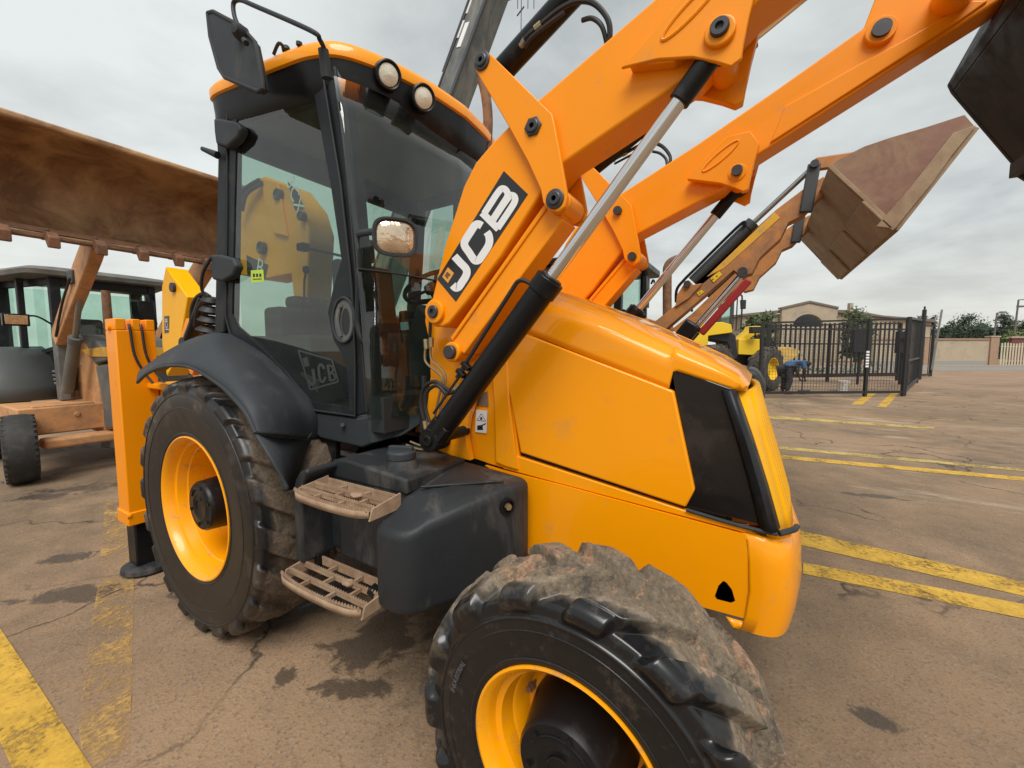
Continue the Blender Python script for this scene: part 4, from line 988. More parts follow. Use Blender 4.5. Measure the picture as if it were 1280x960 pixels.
# ---- stabiliser legs
for s in (-1, 1):
    b = B(); y0, y1 = sorted((s * 1.09, s * .885)); b.box(-1.18, -1.0, y0, y1, .40, 1.66)
    b.box(-1.18, -1.0, y0, y0 + .055, 1.66, 1.735); b.box(-1.18, -1.0, y0 + .085, y1 - .075, 1.66, 1.735); b.box(-1.18, -1.0, y1 - .05, y1, 1.66, 1.735)
    b.box(-1.19, -.99, y0 - .01, y1 + .01, .36, .45)
    lg = obj('stabiliser_leg', b, M['paint_matt'], bl, bevel=.006)
    b = B(); b.box(-1.165, -1.015, y0 + .025, y1 - .02, .05, .40); obj('inner_leg', b, M['blackmetal'], lg, bevel=.01)
    b = B(); b.lathe((-1.07, (y0 + y1) / 2, 0), (0, 0, 1), [(.004, .135), (.02, .15), (.045, .145), (.06, .11), (.065, .001)], 36); obj('foot_pad', b, M['tank'], lg)
    b = B()
    for k in (.07, .13): b.tube([(-1.0, y0 + k, 1.70), (-.985, y0 + k, 1.66), (-.975, y0 + k + .01, 1.5), (-.96, y0 + k + .05, 1.38), (-.9, y0 + k + .09, 1.28)], .008, 8)
    obj('leg_hose', b, M['rubber'], lg)
    b = B(); b.cyl((-1.09, y0 - .015, 1.68), (-1.09, y0 + .01, 1.68), .022); b.cyl((-1.0, y0 - .012, .43), (-1.0, y0 + .006, .43), .018); obj('leg_pin', b, M['paint_matt'], lg)
# rear frame and backhoe
b = B(); b.box(-1.2, -.95, -.88, .88, .62, .80); b.box(-1.2, -.95, -.88, .88, 1.12, 1.30); b.box(-1.0, -.6, -.95, -.6, 1.27, 1.31)
obj('rear_frame', b, M['paint'], bl, bevel=.01)
b = B(); b.slab([(-1.2, -.12, .7), (-1.42, -.12, .8), (-1.5, -.12, 1.35), (-1.3, -.12, 1.5), (-1.2, -.12, 1.4)], (0, .24, 0)); kp_ = obj('kingpost', b, M['paint_lemon'], bl, bevel=.01)
# boom (folded upright behind the cab) and dipper, outline in the plane y = 0
def o0(px, py): p = at(px, py, y=.0); return (p.x, p.z)
boom = [o0(318, 262), o0(328, 232), o0(348, 226), o0(374, 236), o0(394, 262), o0(403, 292), o0(402, 316), o0(398, 400), o0(402, 470), o0(386, 470), o0(386, 400), o0(380, 345), o0(345, 352), o0(312, 345), o0(314, 300)]
b = B(); slab_xz(b, boom, -.11, .11); bm_ = obj('backhoe_boom', b, M['boom'], bl, bevel=.012)
b = B(); slab_xz(b, [o0(346, 229), o0(368, 236), o0(378, 300), o0(362, 296), o0(352, 262)], -.135, -.112); obj('boom_plate', b, M['boom'], bm_, bevel=.004)
b = B()
for px, py, r in ((368, 250, .045), (347, 314, .05), (397, 276, .035)): x, z = o0(px, py); b.lathe((x, -.11, z), (0, -1, 0), [(0, r), (.04, r), (.042, r * .7), (.035, r * .6), (.035, .001)], 24)
obj('pin', b, M['pin'], bm_)
b = B(); slab_xz(b, [o0(377, 233), o0(391, 248), o0(397, 266), o0(386, 268)], -.1145, -.1125); slab_xz(b, [o0(325, 322), o0(352, 334), o0(348, 352), o0(326, 346)], -.1145, -.1125); dk = obj('boom_decal', b, M['decal'], bm_)
def txt0(s, size, px, py, ang, nm='boom_letters'):
    x, z = o0(px, py); ca, sa = math.cos(ang), math.sin(ang)
    return text_obj(nm, s, size, M['white'], dk, lambda u, v, w: Vector((x + u * ca - v * sa, -.1155 - w, z + u * sa + v * ca)))
txt0('3CX', .16, 386, 250, R(-65)); txt0('B', .20, 342, 338, R(-20))
b = B(); b.tube([(o0(327, 270)[0], -.16, o0(327, 270)[1]), (o0(335, 250)[0], -.17, o0(335, 250)[1]), (o0(350, 236)[0], -.14, o0(350, 236)[1])], .016, 8)
b.tube([(o0(323, 275)[0], -.16, o0(323, 275)[1]), (o0(331, 250)[0], -.19, o0(331, 250)[1]), (o0(346, 232)[0], -.14, o0(346, 232)[1])], .016, 8); obj('boom_hose', b, M['rubber'], bm_)
# dipper seen to the left of the cab
dip = [o0(221, 335), o0(228, 345), o0(248, 372), o0(244, 398), o0(236, 445), o0(222, 470), o0(216, 430), o0(216, 360)]
b = B(); slab_xz(b, dip, -.10, .10); dp = obj('dipper', b, M['paint_lemon'], bl, bevel=.010)
b = B(); x, z = o0(232, 361); b.lathe((x, -.1, z), (0, -1, 0), [(0, .05), (.03, .05), (.032, .03), (.032, .001)], 20); obj('pin', b, M['pin'], dp)
b = B(); slab_xz(b, [o0(219.5, 396), o0(225.5, 395.5), o0(225, 416), o0(219.5, 417)], -.103, -.1005); obj('dipper_decal', b, M['decal'], dp)
x, z = o0(222.6, 406); text_obj('dipper_letters', 'JCB', .085, M['white'], dp, lambda u, v, w: Vector((x - v, -.1045 - w, z + u)))
# swing ram with bellows beside the fender
b = B(); b.cyl(at(236, 430, y=-.62), at(258, 372, y=-.62), .048); b.lathe(at(236, 430, y=-.62), (0, 1, 0), [(-.05, .05), (.05, .05)], 20); sr = obj('swing_ram', b, M['blackmetal'], bl, bevel=.004)
b = B(); b.plate([(222, 432), (232, 398), (246, 398), (254, 405), (250, 440), (240, 470), (228, 450)], -.56, .05); obj('ram_bracket', b, M['paint_matt'], sr, bevel=.006)
b = B(); b.tube([at(a, c, y=-.66) for a, c in ((239, 402), (240, 385), (246, 372), (256, 367), (264, 375))], .014, 8); b.tube([at(a, c, y=-.68) for a, c in ((243, 408), (246, 390), (252, 378), (262, 370))], .012, 8); obj('ram_hose', b, M['rubber'], sr)
b = B()
for k in range(5): c = at(262 + k * .6, 425 - k * 12, y=-.66); b.lathe(c, (.25, 0, 1), [(-.02, .055 - k * .002), (.0, .095 - k * .008), (.03, .055 - k * .002)], 20)
obj('bellows', b, M['rubber'], bl)
M['fendergrey'] = mat('faded_grey_fender', (.075, .08, .08), .5, var=.2, vs=2, spec=.3)
M['tyre_old'] = mat('old_smooth_tyre', (.022, .022, .021), .7, var=.3, vs=6, bump=.6, bs=70, dust=(.07, .06, .05), damt=.2, ds=9)
# ================================================================== worn orange backhoe loader on the left
def base_thing(name, x, y, label, cat, group=None): return thing(name, (x, y, 0), label, cat, group)
cs = base_thing('backhoe_loader', -6.0, .17, 'faded dusty orange backhoe loader at the left with a huge rusty bucket raised', 'backhoe loader')
YC = .17
def simple_wheel(root, c, Rt, Rr, W, tm, rm, hm=None, ax=(0, 1, 0), lugs=0, lh=.045):
    b = B(); b.lathe(c, ax, [(-W * .46, Rr + .012), (-W * .46, Rr - .01), (-W * .2, Rr - .04), (-W * .12, Rr * .6), (-W * .25, Rr * .35), (-W * .25, .001)], 36, cap=False)
    b.lathe(c, ax, [(W * .46, Rr + .012), (W * .46, Rr - .01), (W * .1, Rr - .04), (W * .1, Rr * .5), (W * .1, .001)], 36, cap=False)
    w = obj('wheel', b, rm, root)
    b = B(); b.lathe(c, ax, [(-W * .44, Rr), (-W * .5, Rr + (Rt - Rr) * .4), (-W * .48, Rt - .06), (-W * .40, Rt - .015), (-W * .2, Rt), (W * .2, Rt), (W * .40, Rt - .015), (W * .48, Rt - .06), (W * .5, Rr + (Rt - Rr) * .4), (W * .44, Rr)], 48, cap=False)
    if lugs:
        A = Vector(ax).normalized()
        t = Vector((0, 0, 1)); u = A.cross(t).normalized(); v = A.cross(u); C0 = Vector(c)
        for i in range(lugs):
            for s in (-1, 1):
                a = 2 * math.pi * (i + (0 if s < 0 else .5)) / lugs
                def pt(a_, w_, r_): return C0 + (u * math.cos(a_) + v * math.sin(a_)) * r_ + A * w_
                da = 2 * math.pi / lugs * .42; sk = -2 * math.pi / lugs * .55
                q = [pt(a, s * .02 * 0, Rt - .01), pt(a + da, 0, Rt - .01), pt(a + da + sk, s * W * .47, Rt - .02), pt(a + sk, s * W * .47, Rt - .02)]
                out = [(p - C0 - A * (p - C0).dot(A)).normalized() * Rt * lh for p in q]
                lo = [b.bm.verts.new(p) for p in q]; hi = [b.bm.verts.new(p + o) for p, o in zip(q, out)]
                fs = [b.bm.faces.new(hi)]
                for k in range(4): fs.append(b.bm.faces.new((lo[k], lo[(k + 1) % 4], hi[(k + 1) % 4], hi[k])))
                bmesh.ops.recalc_face_normals(b.bm, faces=fs)
    obj('tyre', b, tm, w)
    return w
for s in (-1, 1): simple_wheel(cs, (-4.72, YC + s * 1.14, .40), .40, .22, .27, M['tyre_old'], M['wornorange'], ax=(.15, .99, 0), lugs=34, lh=.018)
for s in (-1, 1): simple_wheel(cs, (-6.85, YC + s * .98, .70), .70, .38, .42, M['tyre_far'], M['wornorange'], lugs=20)
def cpl(name, pxs, y, th, m, parent=cs, bevel=.01, seg=2):
    b = B(); b.slab([at(a, c, y=y) for a, c in pxs], (0, th, 0)); return obj(name, b, m, parent, bevel=bevel, seg=seg)
HY = -.22
cpl('bonnet', [(80, 424), (97, 421), (108, 430), (119, 456), (124, 500), (124, 512), (92, 500), (78, 492)], HY, .78, M['wornorange'], bevel=.03, seg=3)
cpl('bonnet_top', [(78, 424), (84, 418), (104, 418), (120, 426), (130, 438), (134, 450), (118, 455), (107, 430), (97, 424)], HY - .01, .80, M['greyplastic'], bevel=.02)
cpl('stripe', [(100, 437), (128, 434), (132, 446), (112, 446)], HY - .02, .82, M['wornyellow'], bevel=.005)
cpl('front_grille', [(119, 458), (139, 454), (143, 535), (130, 536), (128, 500)], HY - .015, .81, M['greyplastic'], bevel=.015)
cpl('bumper', [(88, 500), (124, 512), (139, 514), (140, 536), (122, 540), (88, 528)], HY + .01, .76, M['wornorange'], bevel=.015)
cpl('front_weight', [(124, 536), (146, 534), (147, 562), (126, 560)], HY + .10, .56, M['greyplastic'], bevel=.02)
b = B()
for k in range(18):
    a, c = 92 + random.uniform(0, 12), 448 + random.uniform(-2, 30); p = at(a, c, y=HY - .002); r = random.uniform(.006, .013); b.slab([p + Vector((-r, 0, -r)), p + Vector((r, 0, -r * .5)), p + Vector((r * .8, 0, r)), p + Vector((-r * .6, 0, r * .7))], (0, .003, 0))
obj('paint_chips', b, M['white'], cs)
b = B(); b.slab([(-4.85, YC - .98, .36), (-4.6, YC - .98, .36), (-4.6, YC - .98, .48), (-4.85, YC - .98, .48)], (0, 1.96, 0)); b.box(-4.9, -4.5, YC - .2, YC + .2, .4, .7)
obj('front_axle', b, M['wornorange'], cs, bevel=.03, seg=3)
b = B(); b.box(-7.2, -4.5, YC - .35, YC + .35, .55, .85); obj('chassis', b, M['wornorange'], cs, bevel=.02)
b = B(); b.box(-5.9, -4.92, YC - 1.12, YC - .35, .50, .84); tb = obj('tank_box', b, M['wornorange'], cs, bevel=.02, seg=3)
b = B(); b.box(-5.0, -4.93, YC - 1.0, YC - .45, .78, .86); b.cyl((-4.92, YC - .62, .72), (-4.90, YC - .62, .72), .03); obj('box_lid', b, M['wornorange'], tb, bevel=.01)
# cab
cx0 = -6.0; cy0, cy1 = -.34, .74; crear = -7.3
b = B()
for (x, y, w) in ((cx0, cy0, .055), (cx0, cy1, .045), (crear, cy0 - .3, .08), (crear, cy1 + .2, .08), (-6.6, cy0 - .22, .035), (-6.6, cy1 + .15, .035)):
    b.box(x - .05, x + .05, y - w, y + w, .95, 2.56)
b.box(cx0 - .04, cx0 + .03, cy0, cy1, 2.44, 2.56); b.box(cx0 - .04, cx0 + .03, cy0, cy1, 1.40, 1.52)
b.slab([(cx0, cy0, 2.46), (crear, cy0 - .3, 2.46), (crear, cy0 - .3, 2.56), (cx0, cy0, 2.56)], (0, .05, 0))
b.slab([(cx0, cy0, 1.55), (crear, cy0 - .3, 1.30), (crear, cy0 - .3, 1.38), (cx0, cy0, 1.62)], (0, .05, 0))
b.box(crear, crear + .06, cy0 - .3, cy1 + .2, 1.0, 1.5)
b.box(cx0 - .04, cx0 + .02, .16, .22, 1.5, 2.5)
cab = obj('cab_frame', b, M['satin'], cs, bevel=.01)
b = B(); b.slab([(cx0 - .01, cy0, 1.45), (cx0 - .01, cy1, 1.45), (cx0 - .01, cy1, 2.5), (cx0 - .01, cy0, 2.5)], (-.006, 0, 0)); b.slab([(cx0, cy0 + .02, 1.0), (crear, cy0 - .28, 1.0), (crear, cy0 - .28, 2.5), (cx0, cy0 + .02, 2.5)], (0, .006, 0))
b.slab([(crear, cy0 - .28, 1.5), (crear, cy1 + .18, 1.5), (crear, cy1 + .18, 2.5), (crear, cy0 - .28, 2.5)], (.006, 0, 0))
obj('window_glass', b, M['glass_far'], cab)
b = B(); rows = []
for z, i in ((2.56, -.05), (2.58, -.12), (2.64, -.13), (2.69, -.06), (2.72, .10), (2.73, .4)):
    pl = rounded([(cx0 + .20 - i - .2, cy0 - .14 + i), (cx0 + .24 - i - .2, cy1 + .12 - i), (crear - .1 + i, cy1 + .34 - i), (crear - .1 + i, cy0 - .44 + i)], .15, 4)
    rows.append([Vector((x, y, z)) for x, y in pl])
b.grid(rows, closed=True); b.bm.verts.ensure_lookup_table(); n = len(rows[0]); b.bm.faces.new(b.bm.verts[:n]); b.bm.faces.new(b.bm.verts[-n:]); bmesh.ops.recalc_face_normals(b.bm, faces=b.bm.faces[:])
obj('cab_roof', b, M['greyplastic'], cs, ang=40)
b = B(); sc = Vector((-6.25, .18, 1.86)); ax = Vector((-.35, 0, .93)).normalized(); rg = b.ring(sc, ax, .21, 24); b.tube(rg + [rg[0]], .015, 6, smooth=False); b.cyl(sc, sc - ax * .5, .03); b.tube([rg[2], sc, rg[12]], .012, 6, smooth=False); obj('steering_wheel', b, M['dark'], cs)
b = B(); b.box(-6.95, -6.55, -.1, .4, 1.35, 1.5); b.slab([(-7.02, -.1, 1.45), (-6.9, -.1, 1.45), (-7.0, -.1, 2.05), (-7.08, -.1, 2.05)], (0, .5, 0)); obj('seat', b, M['seat'], cs, bevel=.04)
b = B(); b.box(-6.0, -5.75, -.2, .55, .85, 1.42); b.box(-5.98, -5.8, cy0 - .02, cy0 + .1, .95, 1.5); obj('cowl', b, M['greyplastic'], cs, bevel=.02)
b = B()
for k in range(4): b.box(-6.02, -5.92, cy0 - .09, cy0 + .16, 1.05 + k * .055, 1.09 + k * .055)
obj('bellows', b, M['greyplastic'], cs, bevel=.012)
# fender
b = B(); rows = []
for k in range(13):
    a = R(10 + k * 12.5); rows.append([Vector((-6.75 + math.cos(a) * r, y, .70 + math.sin(a) * r)) for y, r in ((YC - 1.22, .78), (YC - 1.22, .84), (YC - 1.17, .88), (YC - .55, .90))])
b.grid(rows); bmesh.ops.recalc_face_normals(b.bm, faces=b.bm.faces[:]); f_ = obj('fender', b, M['fendergrey'], cs, ang=60); f_.modifiers.new('t', 'SOLIDIFY').thickness = .02
b = B(); b.slab([(-6.75 + math.cos(R(a)) * .86, YC - .80, .70 + math.sin(R(a)) * .86) for a in range(20, 161, 14)], (0, .04, 0)); obj('fender_side', b, M['fendergrey'], f_)
# mirror, lamp, exhaust
b = B(); b.tube([(-6.0, cy1 + .02, 2.30), (-5.9, cy1 + .0, 2.42), (-5.85, cy1 - .10, 2.40), (-5.85, cy1 - .10, 2.30)], .012, 6); mrr = obj('mirror', b, M['blackmetal'], cs)
b = B(); b.slab([(-5.85, cy1 - .22, 2.32), (-5.85, cy1 - .02, 2.32), (-5.85, cy1 + .02, 1.95), (-5.85, cy1 - .12, 1.9), (-5.85, cy1 - .2, 2.1)], (-.04, 0, 0)); obj('mirror_housing', b, M['blackmetal'], mrr, bevel=.015)
b = B(); b.tube([(-6.0, cy0 - .05, 1.9), (-5.95, cy0 - .2, 2.0), (-5.95, cy0 - .34, 1.98)], .014, 6); b.box(-6.02, -5.93, cy0 - .50, cy0 - .26, 1.86, 2.02); lmp = obj('side_lamp', b, M['blackmetal'], cs, bevel=.015)
b = B(); b.box(-5.93, -5.922, cy0 - .48, cy0 - .28, 1.88, 2.0); obj('lamp_lens', b, M['lamp_orange'], lmp, bevel=.003)
b = B(); b.cyl((-5.25, .0, 1.45), (-5.25, .0, 2.36), .055, .048); b.cyl((-5.25, 0, 1.42), (-5.25, 0, 1.60), .075); obj('exhaust_stack', b, M['rustpipe'], cs)
# loader arms and rams
for s, lab in ((-1, None), (1, None)):
    y0 = YC + s * .56; y1 = YC + s * .60
    pts = [(-5.75, 1.72), (-5.6, 1.60), (-4.4, 2.32), (-4.0, 2.56), (-3.88, 2.66), (-4.08, 2.88), (-4.6, 2.58), (-5.7, 1.84)]
    b = B(); b.slab([(x, y0 - .06, z) for x, z in pts], (0, .12, 0)); am = obj('loader_arm', b, M['wornorange'], cs, bevel=.015)
    b = B(); b.cyl((-5.45, y0 - s * -.02, .98), (-5.02, y0, 1.66), .062); b.cyl((-5.03, y0, 1.64), (-4.99, y0, 1.70), .07); rm = obj('lift_ram', b, M['greyplastic'], am)
    b = B(); b.cyl((-5.02, y0, 1.66), (-4.65, y0, 2.24), .03); obj('ram_rod', b, M['steel'], rm)
    b = B(); b.cyl((-4.62, y0, 2.42), (-4.12, y0 + .02, 2.95), .05); b.box(-4.75, -4.55, y0 - .085, y0 + .085, 2.34, 2.50); obj('tilt_ram', b, M['cranedark'], am, bevel=.01)
    b = B(); b.tube([(-5.6, y0 + .07, 1.8), (-5.1, y0 + .085, 2.2), (-4.7, y0 + .085, 2.5), (-4.3, y0 + .07, 2.62)], .014, 6); b.tube([(-5.5, y0 - .07, 1.72), (-5.0, y0 - .09, 2.12), (-4.6, y0 - .09, 2.40)], .014, 6); obj('arm_hose', b, M['rubber'], am)
    b = B(); b.box(-5.8, -5.6, y0 - .05, y0 + .05, .85, 1.85); obj('loader_frame', b, M['greyplastic'], cs, bevel=.01)
# bucket: curved shell open towards the camera
prof = [(-3.36, 2.64), (-3.60, 2.655), (-3.84, 2.73), (-4.00, 2.90), (-4.06, 3.12), (-4.00, 3.32), (-3.84, 3.47), (-3.60, 3.55), (-3.32, 3.585), (-3.13, 3.58), (-3.07, 3.55)]
PP = catmull([Vector((x, 0, z)) for x, z in prof], 4)
b = B(); ys = [YC - 1.62 + 2.82 * k / 24 for k in range(25)]
rows = [[Vector((p.x + .012 * noise.noise(Vector((p.x * 2, y * 1.5, p.z * 2))), y, p.z + .012 * noise.noise(Vector((p.x * 2, y * 1.5 + 5, p.z * 2))))) for p in PP] for y in ys]
b.grid(rows); bmesh.ops.recalc_face_normals(b.bm, faces=b.bm.faces[:])
cb = obj('bucket', b, M['rustbucket'], cs, ang=60); md = cb.modifiers.new('t', 'SOLIDIFY'); md.thickness = .025; md.offset = 0
b = B()
for y in (YC - 1.635, YC + 1.19): b = B(); b.slab([(p.x, y, p.z) for p in PP], (0, .025, 0)); obj('side_plate', b, M['rustbucket'], cb, bevel=.004)
b = B(); b.beam((-3.055, YC - 1.63, 3.55), (-3.055, YC + 1.21, 3.55), .06, .07, side=(0, 0, 1)); obj('top_lip', b, M['rustbucket'], cb, bevel=.02, seg=3)
b = B(); b.box(-3.44, -3.33, YC - 1.635, YC + 1.215, 2.60, 2.625); b.slab([(-3.38, YC - 1.6, 2.66), (-3.52, YC - 1.6, 2.668), (-3.50, YC - 1.6, 2.72), (-3.46, YC - 1.6, 2.72)], (0, 2.8, 0)); obj('cutting_edge', b, M['rustedge'], cb, bevel=.004)
for a in (3, 64, 123, 175, 219, 256, 288):
    p = at(a, 318, x=-3.36); b = B(); b.slab([(-3.44, p.y - .045, 2.67), (-3.30, p.y - .035, 2.66), (-3.25, p.y - .03, 2.60), (-3.27, p.y - .028, 2.51), (-3.32, p.y - .028, 2.51), (-3.34, p.y - .04, 2.59), (-3.44, p.y - .045, 2.595)], (0, .08, 0))
    b.cyl((-3.33, p.y - .02, 2.665), (-3.33, p.y - .02, 2.69), .02, n=6); obj('tooth', b, M['rustedge'], cb, bevel=.006)

# ================================================================== third machine behind, orange with a dusty bucket
l3 = base_thing('backhoe_loader', 1.2, 2.85, 'scratched orange backhoe loader parked beyond the glossy one with an angular tan bucket', 'backhoe loader')
def lp(name, pxs, y, th, m, parent=l3, bevel=.006):
    b = B(); b.slab([at(a, c, y=y) for a, c in pxs], (0, th, 0)); return obj(name, b, m, parent, bevel=bevel)
arm3 = [(812, 407), (845, 381), (868, 358), (927, 302), (970, 262), (1003, 237), (1030, 220), (1036, 236), (1003, 270), (986, 278), (976, 298), (950, 322), (940, 342), (926, 346), (917, 338), (890, 362), (832, 412)]
for dy in (0, 1.10):
    b = B(); P = [at(a, c, y=2.2) for a, c in arm3]; b.slab([p + Vector((0, dy, 0)) for p in P], (0, .14, 0)); a3 = obj('loader_arm', b, M['wornorange2'], l3, bevel=.006)
    if dy == 0:
        A3 = a3
        b = B(); b.slab([at(a, c, y=2.196) for a, c in ((850, 378), (927, 303), (968, 265), (975, 272), (935, 308), (905, 335), (872, 352))], (0, .004, 0)); obj('yellow_stripe', b, M['wornyellow'], a3)
        b = B(); b.slab([at(a, c, y=2.18) for a, c in ((844, 384), (846, 369), (857, 351), (861, 350), (866, 356), (878, 354), (862, 372))], (0, .18, 0)); obj('ram_bracket', b, M['wornorange2'], a3, bevel=.004)
        b = B()
        for q, r in (((859, 355), .03), ((928, 340), .04), ((1018, 205), .03)): b.lathe(at(*q, y=2.17), (0, 1, 0), [(-.02, r), (.2, r)], 20)
        obj('pin', b, M['pin'], a3)
        b = B(); b.slab([at(a, c, y=2.194) for a, c in ((888, 348), (899, 339), (903, 343), (892, 353))], (0, .003, 0)); b.slab([at(a, c, y=2.194) for a, c in ((871, 366), (877, 362), (880, 365), (874, 370))], (0, .003, 0)); ds_ = obj('warning_decal', b, M['wlyellow'], a3)
        b = B()
        for q in ((891, 349), (896, 345), (875, 366)): b.cyl(at(*q, y=2.190), at(*q, y=2.193), .008, n=3)
        obj('decal_mark', b, M['gate'], a3)
    b = B(); p, q = at(866, 352, y=2.27) + Vector((0, dy, 0)), at(937, 283, y=2.27) + Vector((0, dy, 0)); b.cyl(p, q, .055); d = (q - p).normalized(); b.cyl(q - d * .02, q + d * .04, .062); t3 = obj('tilt_ram', b, M['cranedark'], a3)
    b = B(); b.cyl(q, at(1012, 213, y=2.27) + Vector((0, dy, 0)), .022); obj('ram_rod', b, M['steel'], t3)
    b = B(); b.tube([at(a, c, y=2.2) + Vector((0, dy, 0)) for a, c in ((845, 378), (846, 362), (855, 350), (870, 335), (925, 281), (930, 283))], .014, 6); obj('ram_pipe', b, M['blackmetal'], t3)
    b = B(); b.beam(at(1018, 205, y=2.2) + Vector((0, dy, 0)), at(1007, 266, y=2.2) + Vector((0, dy, 0)), .05, .09); obj('tilt_link', b, M['cranedark'], a3, bevel=.01)
    b = B(); b.beam(at(1018, 206, y=2.26) + Vector((0, dy, 0)), at(1072, 198, y=2.26) + Vector((0, dy, 0)), .05, .10); obj('tilt_link', b, M['wornorange2'], a3, bevel=.01)
b = B(); p, q = at(866, 414, y=2.3), at(926, 345, y=2.3); d = (q - p).normalized(); b.cyl(p - d * .5, p + d * .02, .065); r3 = obj('lift_ram', b, M['blackmetal'], l3)
b = B(); b.cyl(p, q, .032); obj('ram_rod', b, M['chrome'], r3)
b = B(); p, q = at(876, 417, y=2.16), at(936, 350, y=2.16); b.beam(p, q, .05, .065); obj('safety_strut', b, M['red'], l3, bevel=.01); b = B(); b.beam(at(852, 424, y=2.14), at(868, 404, y=2.14), .14, .15); obj('ram_collar', b, M['blackmetal'], r3, bevel=.02)
b = B(); b.tube([at(834, 400, y=2.85), at(834, 345, y=2.85), at(835, 333, y=2.85), at(840, 327, y=2.85), at(850, 323, y=2.85)], .048, 14); obj('exhaust_stack', b, M['rustpipe'], l3)
sidep = [(1035, 210), (1046, 200), (1080, 183), (1112, 172), (1160, 158), (1206, 143), (1219, 158), (1190, 194), (1165, 229), (1141, 258), (1118, 287), (1075, 249)]
P = [at(a, c, y=1.72) for a, c in sidep]; b = B()
b.slab(P, (0, .025, 0)); bk3 = obj('bucket', b, M['bucketred'], l3, bevel=.004)
b = B(); b.slab([p + Vector((0, 2.2, 0)) for p in P], (0, .025, 0)); obj('side_plate', b, M['bucketred'], bk3)
b = B()
for i, j, m_ in ((0, 10, 0),): 
    a_, c_ = P[0], P[10]; n = (c_ - a_).cross(Vector((0, 1, 0))).normalized() * .025; b.slab([a_ + Vector((0, -.01, 0)), c_ + Vector((0, -.01, 0)), c_ + n + Vector((0, -.01, 0)), a_ + n + Vector((0, -.01, 0))], (0, 2.25, 0))
a_, c_ = P[10], P[6]; n = (c_ - a_).cross(Vector((0, 1, 0))).normalized() * .025; b.slab([a_, c_, c_ - n, a_ - n], (0, 2.22, 0))
obj('bucket_back', b, M['buckettan'], bk3, bevel=.003)
b = B(); e = (P[10] - P[0]); nn = e.cross(Vector((0, 1, 0))).normalized()
if nn.z > 0: nn = -nn
for k in range(3):
    y0 = 1.70 + k * .80; b.slab([P[0] + e * .55 + Vector((0, y0 - 1.72, 0)), P[10] + Vector((0, y0 - 1.72, 0)), P[10] + nn * .02 + Vector((0, y0 - 1.72, 0)), P[0] + e * .55 + nn * .02 + Vector((0, y0 - 1.72, 0))], (0, .62, 0))
obj('wear_plate', b, M['buckettan'], bk3, bevel=.006)
b = B(); b.slab([P[10] + Vector((0, -.02, 0)), P[9] + Vector((0, -.02, 0)), P[8] + Vector((0, -.02, 0)), P[7] + Vector((0, -.02, 0)), P[6] + Vector((0, -.02, 0)), P[6] + Vector((-.10, -.02, -.02)), P[8] + Vector((-.10, -.02, .0)), P[10] + Vector((-.10, -.02, .03))], (0, .02, 0)); obj('side_edge', b, M['buckettan'], bk3, bevel=.004)
# cab, bonnet, body
b = B(); rf = []
for x, y, w in ((1.25, 2.30, .04), (1.25, 3.40, .04), (.55, 2.22, .035), (.55, 3.48, .035), (-.1, 2.25, .04), (-.1, 3.45, .04)): b.box(x - w, x + w, y - w, y + w, 1.1, 2.46)
b.box(1.2, 1.27, 2.3, 3.4, 1.62, 1.70); b.box(-.1, 1.25, 2.24, 2.28, 1.58, 1.66); b.box(-.1, 1.25, 3.42, 3.46, 1.58, 1.66); b.box(-.14, -.08, 2.25, 3.45, 1.1, 1.6); b.box(-.1, 1.25, 2.26, 3.44, 1.0, 1.12)
c3 = obj('cab_frame', b, M['blackmetal'], l3, bevel=.008)
b = B(); b.box(1.235, 1.24, 2.32, 3.38, 1.6, 2.44); b.box(-.08, 1.22, 2.245, 2.25, 1.2, 2.44); b.box(-.08, 1.22, 3.45, 3.455, 1.2, 2.44); obj('window_glass', b, M['glass_far'], c3)
b = B(); b.box(-.25, 1.42, 2.16, 3.54, 2.46, 2.56); obj('cab_roof', b, M['blackmetal'], l3, bevel=.03, seg=3)
b = B(); b.tube([(1.35, 2.2, 2.40), (1.55, 2.10, 2.38), (1.58, 2.10, 2.2)], .012, 6); b.box(1.565, 1.60, 2.02, 2.16, 1.95, 2.24); b.tube([at(814, 355, y=2.1), at(817, 350, y=2.1), at(820, 362, y=2.1)], .01, 6); obj('mirror', b, M['blackmetal'], l3, bevel=.006)
b = B(); b.box(.3, .7, 2.6, 3.1, 1.3, 1.45); b.box(.2, .32, 2.6, 3.1, 1.4, 2.0); obj('seat', b, M['seat'], l3, bevel=.03)
b = B(); b.slab([(1.3, 2.45, .85), (2.45, 2.45, .85), (2.45, 2.45, 1.36), (1.3, 2.45, 1.56)], (0, .8, 0)); obj('bonnet', b, M['wornorange2'], l3, bevel=.03); b = B(); b.slab([(2.455, 2.44, .85), (2.60, 2.44, .85), (2.62, 2.44, 1.2), (2.56, 2.44, 1.33), (2.455, 2.44, 1.37)], (0, .82, 0)); obj('front_grille', b, M['cranedark'], l3, bevel=.05, seg=4)
b = B(); b.box(-.9, 2.5, 2.5, 3.2, .5, .85); b.box(1.35, 1.6, 2.15, 3.55, .7, 1.85); obj('chassis', b, M['wornorange2'], l3, bevel=.02)
for s in (-1, 1): simple_wheel(l3, (2.2, 2.85 + s * .95, .47), .47, .25, .31, M['tyre_far'], M['wornorange2'], lugs=18); simple_wheel(l3, (.1, 2.85 + s * .93, .70), .70, .37, .42, M['tyre_far'], M['wornorange2'], lugs=20)

